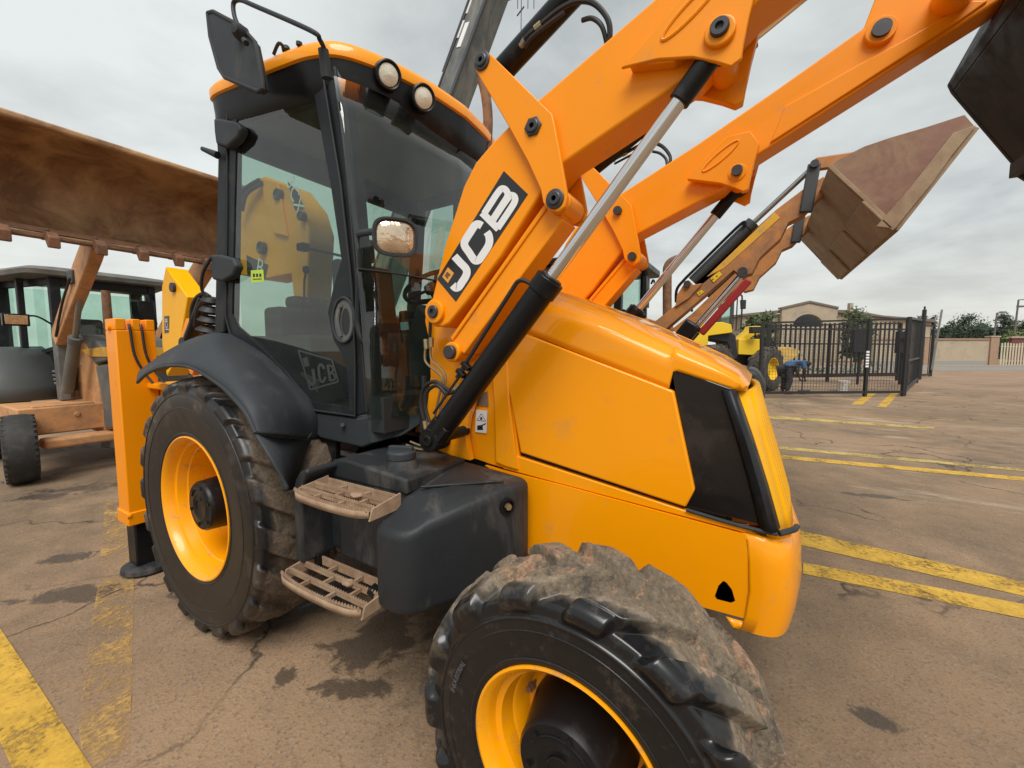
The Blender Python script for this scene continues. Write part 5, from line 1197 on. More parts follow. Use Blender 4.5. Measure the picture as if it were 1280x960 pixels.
# ================================================================== mobile crane
cr = thing('mobile_crane', (-8.2, 8.6, 0), 'grey mobile crane with a telescopic boom rising behind the cab roof', 'crane')
def boomsec(p, q, w, h, m, nm='boom_section', parent=cr):
    b = B(); b.beam(p, q, w, h, side=RT * .78 - F0 * .62); return obj(nm, b, m, parent, bevel=.02)
q0 = colz(470, 12.5, 2.6); q1 = colz(583, 12.5, hz(132, 12.5)); q2 = colz(618, 12.5, hz(20, 12.5)); q3 = colz(665, 12.5, hz(-130, 12.5))
b = B(); dd = (q2 - q0).normalized()
s1 = boomsec(q0, q2, .80, .66, M['cranegrey']); s2 = boomsec(q2 - dd * .4, q3, .62, .52, M['cranedark'])
SV_ = RT * .78 - F0 * .62; sdv = SV_ - dd * SV_.dot(dd); sdv.normalize(); upv = dd.cross(sdv)
if upv.dot(F0) > 0: upv = -upv
b = B(); b.beam(q0 + upv * .345 + sdv * .37, q2 + upv * .345 + sdv * .37, .12, .04, side=sdv); b.beam(q0 + upv * .345 - sdv * .37, q2 + upv * .345 - sdv * .37, .06, .04, side=sdv); obj('boom_edge', b, M['cranedark'], s1)
b = B()
for k in (-1.6, -.9): b.beam(q2 + dd * k + upv * .34 - sdv * .32, q2 + dd * (k + .5) + upv * .34 - sdv * .32, .10, .03, side=sdv)
b.beam(q2 - dd * 1.9 + upv * .34 - sdv * .1, q2 - dd * 1.2 + upv * .34 - sdv * .1, .18, .02, side=sdv)
obj('boom_marking', b, M['white'], s1)
b = B(); b.beam(q2 - dd * .05, q2 + dd * .22, .90, .76, side=sdv); b.beam(q2 + dd * .35, q2 + dd * .5, .86, .72, side=sdv)
for k in range(7): t = random.uniform(-.3, .9); c = q2 + dd * t + upv * .48 + sdv * random.uniform(-.4, .4); b.lathe(c - sdv * .06, sdv, [(0, .09), (.12, .09)], 12)
for k in range(10): c = q2 + dd * random.uniform(-.4, 1.4) + upv * .45 + sdv * random.uniform(-.6, .2); b.tube([c, c + dd * .3 + upv * .1, c + dd * .5 - upv * .02], .018, 6)
obj('boom_head', b, M['cranedark'], s1, bevel=.01)
b = B(); ps = [q2 - sdv * .55 + upv * .3 - dd * 2.5, q2 - sdv * .56 + upv * .3, q3 - sdv * .5 + upv * .3]; b.tube(ps, .02, 6, smooth=False); b.cyl(q2 - sdv * .60 - dd * .9, q2 - sdv * .45 - dd * .9, .07); obj('boom_cable', b, M['cranedark'], s1)
b = B()
for a in (648, 652, 660, 667): b.tube([colz(a, 12.3, hz(-60, 12.3)), colz(a - 1.5, 12.3, hz(70 if a == 652 else 40, 12.3))], .012, 6, smooth=False)
b.tube([colz(646, 12.3, hz(48, 12.3)), colz(654, 12.3, hz(38, 12.3))], .02, 6, smooth=False)
obj('hoist_rope', b, M['cranedark'], cr)
b = B(); b.tube([colz(654, 12.3, hz(76, 12.3)), colz(659, 12.3, hz(80, 12.3)), colz(659, 12.3, hz(90, 12.3)), colz(654, 12.3, hz(96, 12.3)), colz(650, 12.3, hz(90, 12.3))], .05, 8); hk = obj('hook', b, M['cranedark'], cr)
b = B(); c = colz(480, 12.5, 0); b.obox(c + Vector((0, 0, 2.0)), RT * 1.4, F0 * 1.2, Vector((0, 0, .5))); obj('turret', b, M['cranegrey'], cr, bevel=.05)
b = B(); b.obox(c + Vector((0, 0, 1.1)), Vector((3.6, 0, 0)), Vector((0, 1.2, 0)), Vector((0, 0, .3))); b.obox(c + Vector((2.9, 0, 1.7)), Vector((.9, 0, 0)), Vector((0, 1.2, 0)), Vector((0, 0, .6))); obj('carrier', b, M['cranegrey'], cr, bevel=.05)
for dx in (-2.6, -1.2, 2.4):
    for s in (-1, 1): simple_wheel(cr, c + Vector((dx, s * 1.05, .55)), .55, .3, .35, M['tyre_far'], M['cranegrey'])

# ================================================================== wheel loader
d0 = 15.8
def FP(px, py, d=d0): return colz(px, d, hz(py, d))
wl0 = colz(920, 16.5)
wlr = thing('wheel_loader', wl0, 'bright yellow wheel loader with its bucket down behind the black mesh gate', 'wheel loader')
def fpl(nm, pxs, d, th, m, parent, bevel=.02):
    b = B(); b.slab([FP(a, c, d) for a, c in pxs], F0 * th); return obj(nm, b, m, parent, bevel=bevel)
ax = (RT * .55 - F0 * .84).normalized()
simple_wheel(wlr, FP(957, 461, 15.9), .84, .42, .62, M['tyre_far'], M['wlyellow'], ax=-ax, lugs=16)
simple_wheel(wlr, FP(957, 461, 15.9) - ax * 2.1, .84, .42, .62, M['tyre_far'], M['wlyellow'], ax=ax, lugs=16)
simple_wheel(wlr, FP(893, 461, 14.6), .84, .42, .62, M['tyre_far'], M['wlyellow'], ax=-ax, lugs=16)
simple_wheel(wlr, FP(893, 461, 14.6) - ax * 2.1, .84, .42, .62, M['tyre_far'], M['wlyellow'], ax=ax, lugs=16)
fpl('front_frame', [(922, 424), (948, 424), (949, 444), (940, 444), (922, 443)], 15.7, .9, M['wlyellow'], wlr)
fpl('loader_arm', [(923, 424), (936, 413), (938, 408), (949, 408), (950, 417), (940, 420), (932, 427)], 15.8, .5, M['wlyellow'], wlr)
fpl('lower_frame', [(915, 443), (946, 443), (946, 482), (918, 480)], 16.1, .8, M['cranedark'], wlr)
fpl('front_fender', [(884, 418), (912, 415), (918, 420), (922, 446), (918, 450), (908, 428), (884, 424)], 15.4, .9, M['gate'], wlr)
fpl('engine_hood', [(860, 424), (878, 405), (900, 403), (912, 406), (914, 416), (884, 420), (884, 446), (864, 446)], 15.2, 1.6, M['wlyellow'], wlr)
b = B(); 
for a, dd_ in ((897, 16), (912, 16), (897, 17.4), (912, 17.4)): b.beam(FP(a, 412, dd_), FP(a, 352, dd_), .10, .10, side=RT)
b.beam(FP(897, 352, 16), FP(912, 352, 16), .1, .1, side=F0)
wc = obj('cab_frame', b, M['cranedark'], wlr)
b = B(); b.slab([FP(898, 412, 16.02), FP(911, 412, 16.02), FP(911, 354, 16.02), FP(898, 354, 16.02)], F0 * .01); b.slab([FP(898, 412, 17.42), FP(911, 412, 17.42), FP(911, 354, 17.42), FP(898, 354, 17.42)], F0 * .01); obj('window_glass', b, M['glass_far'], wc)
b = B(); b.slab([FP(893, 353, 15.8), FP(916, 353, 15.8), FP(915, 347, 15.8), FP(894, 347, 15.8)], F0 * 2.0); obj('cab_roof', b, M['wlyellow'], wlr, bevel=.05)
b = B(); b.tube([FP(913, 372, 15.9), FP(922, 370, 15.9), FP(924, 378, 15.9), FP(924, 412, 15.9)], .03, 6); b.tube([FP(918, 372, 15.9), FP(918, 414, 15.9)], .025, 6); b.tube([FP(913, 395, 15.9), FP(924, 395, 15.9)], .02, 6)
b.slab([FP(923, 376, 15.8), FP(929, 376, 15.8), FP(929, 387, 15.8), FP(924, 387, 15.8)], F0 * .1); obj('mirror', b, M['gate'], wlr)
b = B(); b.obox(FP(942, 413, 15.4), RT * .18, F0 * .12, Vector((0, 0, .12))); b.tube([FP(942, 416, 15.5), FP(942, 424, 15.5)], .03, 6); obj('work_light', b, M['gate'], wlr, bevel=.03)
b = B(); pts = [(968, 434), (985, 434), (998, 438), (999, 441), (992, 448), (986, 452), (984, 478), (968, 480)]; b.slab([FP(a, c, 17.2) for a, c in pts], F0 * .06)
b.slab([FP(968, 434, 17.3), FP(985, 434, 17.3), FP(998, 438, 17.3), FP(998, 442, 17.3), FP(970, 438, 17.3)], F0 * 2.4); b.slab([FP(968, 437, 17.3), FP(974, 437, 17.3), FP(974, 479, 17.3), FP(968, 479, 17.3)], F0 * 2.4); obj('bucket', b, M['wldust'], wlr, bevel=.02)

# ================================================================== gates
def gate_panel(nm, P0, P1, zt0, zt1, zb, label, bars, bar_w, mesh_h=0, posts=(), post_w=.06, grp=None, extra=None, rails=(), tilt=None):
    """P0, P1 ground points; top heights zt0/zt1, bottom zb"""
    g = thing(nm, ((P0.x + P1.x) / 2, (P0.y + P1.y) / 2, 0), label, 'gate', grp)
    d = (P1 - P0); L = d.length; d.normalize()
    b = B()
    def pt(t, z): return P0 + (P1 - P0) * t + Vector((0, 0, z))
    for t, zt in ((0, zt0), (1, zt1)) + tuple((t, zt0 + (zt1 - zt0) * t) for t in posts): b.beam(pt(t, 0.02), pt(t, zt), post_w * 1.6, post_w * 1.6, side=d)
    b.beam(pt(0, zt0 - .03), pt(1, zt1 - .03), post_w, post_w, side=(0, 0, 1)); b.beam(pt(0, zb), pt(1, zb), post_w * 1.5, post_w * 1.2, side=(0, 0, 1))
    for z in rails: b.beam(pt(0, z), pt(1, z), post_w, post_w, side=(0, 0, 1))
    fr = obj('frame', b, M['gate'], g)
    if bars:
        b = B()
        for i in range(bars):
            t = (i + .5) / bars; b.beam(pt(t, zb), pt(t, zt0 + (zt1 - zt0) * t - (.05 if extra != 'spike' else -.05)), bar_w, .025, side=d)
        obj('bars', b, M['gate'], g)
    if mesh_h:
        b = B(); n = int(L / .10)
        for i in range(1, n): b.beam(pt(i / n, zb), pt(i / n, mesh_h), .006, .006, side=d)
        for k in range(int((mesh_h - zb) / .10)): b.beam(pt(0, zb + .10 * k), pt(1, zb + .10 * k), .006, .006, side=(0, 0, 1))
        obj('wire_mesh', b, M['gate'], g)
    return g
dn = 13.7
g1_ = gate_panel('gate', colz(951, 13.4), colz(1131, 13.7), hz(403, 13.4), hz(398, 13.7), .16, 'near black steel gate with wire mesh, two bays between the wheel loader and the road', 0, 0, mesh_h=2.2, posts=(.73,), post_w=.055, rails=(hz(412, 13.6),))
b = B(); 
for k in range(6): b.obox(colz(1083 + .5, 13.55, hz(440 + k * 3.6, 13.55)), RT * .05, F0 * .01, Vector((0, 0, .03)))
obj('paint_marks', b, M['white'], g1_)
g2_ = gate_panel('gate', colz(958, 19.5), colz(1122, 21), hz(407, 19.5), hz(404, 21), .30, 'black palisade sliding gate standing behind the mesh gate and the person', 28, .10, posts=(.45,), post_w=.07, rails=(hz(430, 20), hz(468, 20)), extra='spike')
g3_ = gate_panel('gate', colz(1132, 13.9), colz(1147, 19.5), hz(397, 13.9), hz(400, 19.5), .2, 'black gate leaf seen edge-on at the right end of the mesh gate', 12, .06, post_w=.08, rails=(1.2,))
g4_ = gate_panel('gate', colz(1149, 24), colz(1163.5, 24.6), hz(407, 24), hz(407.5, 24.6), .12, 'small open framed gate leaf at the far right of the black gates', 2, .05, post_w=.08)
b = B(); b.obox(colz(1073, 18.5, hz(426, 18.5)), RT * .36, F0 * .12, Vector((0, 0, .52))); b.beam(colz(1073, 18.7, 0), colz(1073, 18.7, hz(436, 18.7)), .08, .08, side=RT); tag(obj('control_box', b, M['gate'], None, bevel=.01), 'black metal box on a post behind the mesh gate, left of its right post', 'control box')
b = B(); b.obox(colz(1126, 18.5, hz(428, 18.5)), RT * .25, F0 * .12, Vector((0, 0, .48))); b.beam(colz(1126, 18.7, 0), colz(1126, 18.7, hz(436, 18.7)), .08, .08, side=RT); b.obox(colz(1129, 18.3, hz(425, 18.3)), RT * .06, F0 * .01, Vector((0, 0, .09))); tag(obj('control_box', b, M['gate'], None, bevel=.01), 'black metal box close behind the gate corner on the right', 'control box')
b = B(); b.cyl(colz(1150, 22, 0), colz(1150, 22, hz(388, 22)), .09); b.cyl(colz(1150, 22, hz(388, 22)), colz(1150, 22, hz(384, 22)), .04); tag(obj('post', b, M['gate'], None), 'tall thin black post standing up behind the gate corner', 'post')
b = B(); b.cyl(colz(1165, 22.5, .5), colz(1171.5, 22.5, hz(388, 22.5)), .045); 
for k in range(6): c = colz(1168 + k * .6, 22.5, hz(412 - k * 4, 22.5)); b.beam(c, c - RT * .18, .03, .02)
tag(obj('leaning_pole', b, M['steel'], None), 'slender grey pole leaning right with short pegs, beside the small gate leaf', 'pole')

# ---- bucket on the ground
c = colz(1055, 15.6); pb = B(); pb.lathe(c + Vector((0, 0, .01)), (0, 0, 1), [(0, .16), (.36, .20), (.38, .21), (.40, .205), (.40, .19), (.02, .15)], 28, cap=False)
pail = obj('pail', pb, mat('white_plastic_pail', (.72, .72, .68), .5, var=.1, dust=(.4, .3, .2), damt=.3, ds=8), None); tag(pail, 'small white plastic pail standing on the ground behind the mesh gate', 'pail')
pb = B(); pb.tube([c + RT * .2 + Vector((0, 0, .36)), c + RT * .26 - F0 * .1 + Vector((0, 0, .28)), c - F0 * .22 + Vector((0, 0, .24)), c - RT * .2 + Vector((0, 0, .36))], .006, 6); obj('pail_handle', pb, M['steel'], pail)

# ---- person bending down
pc = colz(984, 14.6)
def skin_body(name, verts, edges, radii, m, parent=None, sub=2, root=0):
    me = bpy.data.meshes.new(name); me.from_pydata([tuple(v) for v in verts], edges, []); o = bpy.data.objects.new(name, me); COL.objects.link(o)
    me.materials.append(m)
    o.modifiers.new('skin', 'SKIN'); s = o.modifiers.new('sub', 'SUBSURF'); s.levels = sub; s.render_levels = sub
    for i, r in enumerate(radii): me.skin_vertices[0].data[i].radius = (r, r) if not isinstance(r, tuple) else r
    me.skin_vertices[0].data[root].use_root = True
    o.modifiers['skin'].use_smooth_shade = True
    if parent: o.parent = parent
    return o
M['skin'] = mat('brown_skin', (.10, .05, .03), .5); M['shirt'] = mat('blue_shirt', (.07, .16, .30), .85, var=.25, vs=12); M['trousers'] = mat('dark_trousers', (.035, .035, .04), .85, var=.2, vs=10); M['shoe'] = mat('dark_shoe', (.02, .018, .016), .6)
def U(u, v, z): return RT * u + F0 * v + Vector((0, 0, z))
body_v = [U(-.05, .0, .88), U(.10, 0, 1.05), U(.30, 0, 1.16), U(.46, -.02, 1.12), U(.55, -.03, 1.10), U(.66, -.04, 1.05),   # pelvis, spine, chest, neck, head base, head
          U(.42, -.20, 1.12), U(.46, -.24, .86), U(.52, -.16, .62), U(.55, -.14, .55),     # near arm
          U(.42, .20, 1.12), U(.46, .24, .86), U(.52, .14, .62), U(.55, .12, .55),         # far arm
          U(-.05, -.11, .84), U(.02, -.13, .46), U(-.08, -.14, .07), U(.08, -.15, .04),
          U(-.05, .11, .84), U(.04, .13, .46), U(-.04, .14, .07), U(.12, .15, .04)]
ed = [(0, 1), (1, 2), (2, 3), (3, 4), (4, 5), (2, 6), (6, 7), (7, 8), (8, 9), (2, 10), (10, 11), (11, 12), (12, 13), (0, 14), (14, 15), (15, 16), (16, 17), (0, 18), (18, 19), (19, 20), (20, 21)]
rd = [r_ * 1.15 for r_ in [.14, .13, .16, .065, .07, .10, .07, .045, .035, .03, .07, .045, .035, .03, .10, .07, .045, .035, .10, .07, .045, .035]]
pe = skin_body('person', body_v, ed, rd, M['skin']); pe.location = pc
tag(pe, 'person in a blue shirt and dark trousers bending down behind the mesh gate', 'person')
sh = skin_body('shirt', body_v[:4] + [U(.44, -.22, 1.0), U(.46, -.24, .86), U(.44, .22, 1.0), U(.46, .24, .86), U(.42, -.20, 1.12), U(.42, .20, 1.12)], [(0, 1), (1, 2), (2, 3), (2, 8), (8, 4), (4, 5), (2, 9), (9, 6), (6, 7)], [.19, .20, .23, .09, .09, .08, .09, .08, .11, .11], M['shirt'], pe)
tr3 = skin_body('trousers', [body_v[0], body_v[14], body_v[15], U(-.08, -.14, .12), body_v[18], body_v[19], U(-.04, .14, .12)], [(0, 1), (1, 2), (2, 3), (0, 4), (4, 5), (5, 6)], [.20, .145, .11, .095, .145, .11, .095], M['trousers'], pe)
hr_ = B(); bmesh.ops.create_icosphere(hr_.bm, subdivisions=3, radius=.115, matrix=Matrix.Translation(U(.67, -.04, 1.08)) @ Matrix.Diagonal((1.1, .95, .9, 1))); obj('hair', hr_, M['shoe'], pe)
for s_, du in ((-1, 0), (1, .04)):
    k = B(); k.obox(U(-.0 + du, s_ * .145, .045), RT * .14, F0 * .05, Vector((0, 0, .045))); obj('shoe', k, M['shoe'], pe, bevel=.03, seg=3)
    k = B()
    for f in range(5): 
        h0 = U(.55, s_ * .13, .55); k.tube([h0 + U(.0, (f - 2) * .018, -.01), h0 + U(.03, (f - 2) * .018, -.05), h0 + U(.02, (f - 2) * .017, -.085)], .009, 6)
    obj('fingers', k, M['skin'], pe)
b = B(); c = pc + U(.57, 0, 0); b.cyl(c + Vector((0, 0, .06)), c + Vector((0, 0, .62)), .018); b.cyl(c - F0 * .18 + Vector((0, 0, .47)), c + F0 * .18 + Vector((0, 0, .47)), .018); b.slab([c + U(-.12, -.1, .02), c + U(.12, -.1, .02), c + U(.09, -.1, .14), c + U(-.09, -.1, .12)], F0 * .2); b.cyl(c + U(.14, 0, .10), c + U(.26, 0, .12), .03)
tag(obj('hand_tool', b, M['pin'], None, bevel=.008), 'dark hand tool with an upright handle held by the bending person', 'tool')

# ================================================================== far wall, building, street
M['wall'] = mat('tan_plaster_wall', (.42, .34, .24), .85, var=.12, vs=.6, dust=(.30, .27, .22), damt=.3, ds=.8)
M['roofcap'] = mat('grey_brown_roof_edge', (.17, .14, .115), .85, var=.1)
M['wallcap'] = mat('terracotta_coping', (.32, .19, .13), .8, var=.15)
M['pillar'] = mat('brown_brick_pillar', (.34, .22, .15), .85, var=.2, vs=4)
M['plinth'] = mat('grey_wall_base', (.30, .29, .26), .85, var=.1)
M['beige'] = mat('beige_palisade', (.50, .46, .33), .7, var=.1)
M['darkred'] = mat('dark_red_wall', (.16, .05, .045), .8, var=.1)
DW = 43
wlt = thing('boundary_wall', colz(1200, DW), 'tan plastered boundary wall with terracotta coping across the road', 'wall')
def wallseg(nm, pa, pb, z0, z1, m, th, parent, d=DW, bevel=.02, off=0):
    b = B(); a, c = colz(pa, d), colz(pb, d); b.slab([a + Vector((0, 0, z0)) - F0 * off, c + Vector((0, 0, z0)) - F0 * off, c + Vector((0, 0, z1)) - F0 * off, a + Vector((0, 0, z1)) - F0 * off], F0 * th); return obj(nm, b, m, parent, bevel=bevel)
wallseg('wall_face', 1090, 1236, 0, 2.66, M['wall'], .25, wlt)
wallseg('coping', 1088, 1233, 2.66, 2.84, M['wallcap'], .40, wlt, off=.08)
wallseg('plinth', 1090, 1233, 0, .55, M['plinth'], .30, wlt, off=.03)
for a in (1157, 1239):
    wallseg('pillar', a - 5, a + 5.5, 0, 2.95, M['pillar'], .55, wlt, off=.15); wallseg('pillar_cap', a - 6, a + 6.5, 2.95, 3.10, M['wall'], .65, wlt, off=.2)
fen = thing('palisade_fence', colz(1270, DW), 'beige palisade fence at the right edge beyond the road', 'fence')
b = B()
for k in range(22): a = colz(1250 + k * 3.6, DW - .3); b.beam(a, a + Vector((0, 0, 2.35 + .05 * math.sin(k))), .16, .03, side=RT)
obj('pales', b, M['beige'], fen)
b = B()
for z in (.5, 2.0): b.beam(colz(1248, DW - .25, z), colz(1330, DW - .25, z), .06, .06, side=(0, 0, 1))
obj('rail', b, M['beige'], fen)
b = B(); a, c = colz(1262, 47), colz(1330, 47); b.slab([a, c, c + Vector((0, 0, 3.0)), a + Vector((0, 0, 3.0))], F0 * .3); rw = obj('wall', b, M['darkred'], None); tag(rw, 'dark red wall standing behind the beige palisade fence', 'wall')
b = B(); a, c = colz(1261, 46.9), colz(1331, 46.9); b.slab([a + Vector((0, 0, 3.0)), c + Vector((0, 0, 3.0)), c + Vector((0, 0, 3.2)), a + Vector((0, 0, 3.2))], F0 * .45); obj('wall_cap', b, M['wall'], rw)
# building
DB = 62
bd = thing('building', colz(1010, DB), 'tan building with an arched gable rising above the black gates', 'building')
def bpl(nm, pxs, d, th, m, parent=bd, bevel=.03):
    b = B(); b.slab([colz(a, d, hz(c, d) if c < 500 else 0) for a, c in pxs], F0 * th); return obj(nm, b, m, parent, bevel=bevel)
arch = [(1007 + 19 * math.cos(a), 409 - 15.5 * math.sin(a)) for a in [k * math.pi / 12 for k in range(13)]]
bpl('gable_wall', [(974, 387), (1008, 378.5), (1043, 386), (1043, 409)] + arch + [(974, 409)], DB, .5, M['wall']); bpl('lower_wall', [(974, 409), (1043, 409), (1043, 999), (974, 999)], DB, .5, M['wall'])
bpl('gable_coping', [(973, 387.5), (973, 385), (1008, 376.8), (1044, 384.3), (1044, 386.8), (1008, 379.5)], DB - .15, .8, M['roofcap'])
bpl('entrance_shade', [(980, 999), (980, 388), (1037, 388), (1037, 999)], DB + 3, .3, M['cranedark'])  # dark plate set back behind the arch, shade of the recess as colour
bpl('wall', [(925, 999), (925, 396), (974, 393), (974, 999)], DB + 1, 8, M['wall']); bpl('wall', [(1043, 999), (1043, 391), (1100, 398), (1160, 402), (1160, 999)], DB + 1, 8, M['wall'])
bpl('roof', [(920, 396), (974, 392), (974, 388), (925, 393)], DB + .5, 9, M['roofcap']); bpl('roof', [(1043, 391.5), (1165, 403.5), (1165, 400), (1100, 395), (1062, 388.5), (1043, 388)], DB + .5, 9, M['roofcap'])
b = B(); b.beam(colz(1058, DB, hz(390, DB)), colz(1058, DB, hz(380, DB)), .5, .5, side=RT); obj('chimney', b, M['wall'], bd)
# street lamps
for a, pt_, arm_, lab in ((1265, 376, 16, 'taller grey street lamp with a long arm to the right beyond the wall'), (1240, 392, 7, 'shorter grey street lamp with a short arm behind the wall pillar')):
    d = 60; t = thing('street_lamp', colz(a, d), lab, 'street lamp', 'street lamps beyond the wall')
    b = B(); b.cyl(colz(a - 2, d, 0), colz(a, d, hz(pt_, d)), .13, .10); b.beam(colz(a, d, hz(pt_, d)), colz(a + arm_, d, hz(pt_ - 1, d)), .12, .12); obj('pole', b, M['greyplastic'], t)
    b = B(); b.obox(colz(a + 3, d, hz(pt_ + 8, d)), RT * .35, F0 * .2, Vector((0, 0, .12))); b.obox(colz(a + arm_, d, hz(pt_ - 1, d)), RT * .4, F0 * .15, Vector((0, 0, .10))); obj('lamp_head', b, M['greyplastic'], t)
# trees and shrubs
def leafmat(nm, c):
    m, nt, nd, lk = newmat(nm); out = N(nt, 'ShaderNodeOutputMaterial'); p = N(nt, 'ShaderNodeBsdfPrincipled'); lk.new(p.outputs[0], out.inputs[0])
    g = N(nt, 'ShaderNodeNewGeometry'); col = mixc(nt, g.outputs['Random Per Island'], [x * .55 for x in c], [min(1, x * 1.5) for x in c]); lk.new(col, p.inputs['Base Color']); p.inputs['Roughness'].default_value = .7; return m
M['leafd'] = leafmat('dark_conifer_needles', (.035, .055, .030)); M['leafg'] = leafmat('green_shrub_leaves', (.06, .085, .03)); M['leafl'] = leafmat('yellow_green_leaves', (.12, .15, .035)); M['bark'] = mat('tree_bark', (.08, .06, .045), .9)
def tree(px, d, top, w, kind, label, nl=1100, base=0, cat='tree', grp=None, leaf=.22):
    H = hz(top, d) - base; pos = colz(px, d, 0); W = w / FOC * d / 2 * (1.25 if kind == 'con' else 1); nl = int(nl * 1.5)
    t = thing('tree' if cat == 'tree' else 'shrub', pos, label, cat, grp)
    rnd = random.Random(int(px * 13 + top)); b = B()
    b.tube([pos, pos + Vector((.1, .05, H * .5)), pos + Vector((0, 0, H * .97))], [W * .09 + .05, .03], 8)
    for k in range(7): a = rnd.uniform(0, 6.28); z = H * rnd.uniform(.25, .8); b.tube([pos + Vector((0, 0, z)), pos + Vector((math.cos(a) * W * .6, math.sin(a) * W * .6, z + H * .1))], [.06, .02], 6)
    obj('trunk', b, M['bark'], t)
    b = B(); clumps = []
    for k in range(46):
        z = rnd.uniform(.08, 1.0)
        rr = W * ((1 - z) ** .7 * 1.05 + .1) if kind == 'con' else W * math.sqrt(max(.05, 1 - (2 * z - 1.1) ** 2 * .8))
        a = rnd.uniform(0, 6.28); q = rnd.uniform(.35, 1.0); clumps.append((Vector((math.cos(a) * rr * q, math.sin(a) * rr * q, H * z)), W * rnd.uniform(.2, .42)))
    for k in range(nl):
        c, r = rnd.choice(clumps); v = Vector((rnd.gauss(0, 1), rnd.gauss(0, 1), rnd.gauss(0, .8))) * r * .55
        p = pos + c + v; u = Vector((rnd.gauss(0, 1), rnd.gauss(0, 1), rnd.gauss(0, 1))).normalized(); s = leaf * rnd.uniform(.5, 1.3)
        w_ = u.orthogonal().normalized(); b.face([p - u * s, p + w_ * s * .5, p + u * s, p - w_ * s * .5])
    obj('crown', b, M['leafd'] if kind == 'con' else M['leafg'] if kind == 'shr' else M['leafl'], t)
G_ = 'trees beyond the boundary wall'
tree(1206, 80, 397, 40, 'con', 'broad dark tree in the middle behind the tan wall, widest of the row', 2600, grp=G_)
tree(1186, 85, 404, 20, 'con', 'low dark tree left of the broadest tree behind the wall', 1300, grp=G_)
tree(1178, 80, 408, 14, 'con', 'slim dark conifer just right of the leaning pole', 1000, grp=G_)
tree(1224, 82, 405, 22, 'con', 'dark tree between the broadest tree and the shorter street lamp', 1500, grp=G_)
tree(1248, 80, 394, 22, 'con', 'pointed dark conifer just right of the shorter street lamp', 1700, grp=G_)
tree(1262, 84, 403, 22, 'con', 'dark tree behind the taller street lamp', 1500, grp=G_)
tree(1281, 78, 399, 26, 'con', 'dark tree cut by the right edge of the picture', 1500, grp=G_)
tree(1146, 82, 398, 22, 'con', 'dark tree behind the gate corner and tall post', 1500, grp=G_)
tree(1163, 82, 396, 12, 'con', 'thin dark conifer between tall post and leaning pole', 900, grp=G_)
tree(1134, 85, 404, 16, 'con', 'dark tree just left of the gate corner', 900, grp=G_)
tree(1276, 48, 414, 34, 'lite', 'yellow green hedge plant topping the dark red wall', 900, cat='shrub', leaf=.15)
tree(948, 55, 394, 38, 'shr', 'dusty green tree left of the arched gable above the wheel loader', 2600)
tree(935, 56, 402, 20, 'shr', 'low green bush behind the wheel loader mirror', 900, cat='shrub')
tree(1068, 56, 388, 34, 'shr', 'green tree right of the arched gable above the gate', 2200)
tree(1025, 30, 470, 110, 'shr', 'low green weeds along the foot of the palisade gate', 900, cat='shrub', leaf=.10)

# low far-off tree line behind the separate trees
b = B(); rnd = random.Random(5)
for k in range(9000):
    px = rnd.uniform(1120, 1420); d = rnd.uniform(92, 104); top = hz(411 + 5 * noise.noise(Vector((px * .07, 0, 0))), d); z = rnd.uniform(.2, 1) ** .8 * top
    p = colz(px, d, z); u = Vector((rnd.gauss(0, 1), rnd.gauss(0, 1), rnd.gauss(0, 1))).normalized(); s = .5 * rnd.uniform(.5, 1.3); w_ = u.orthogonal().normalized(); b.face([p - u * s, p + w_ * s * .6, p + u * s, p - w_ * s * .6])
tl = obj('tree_line', b, M['leafd'], None); tag(tl, 'low dark far-off tree line on the horizon behind the separate trees', 'tree line', kind='stuff')
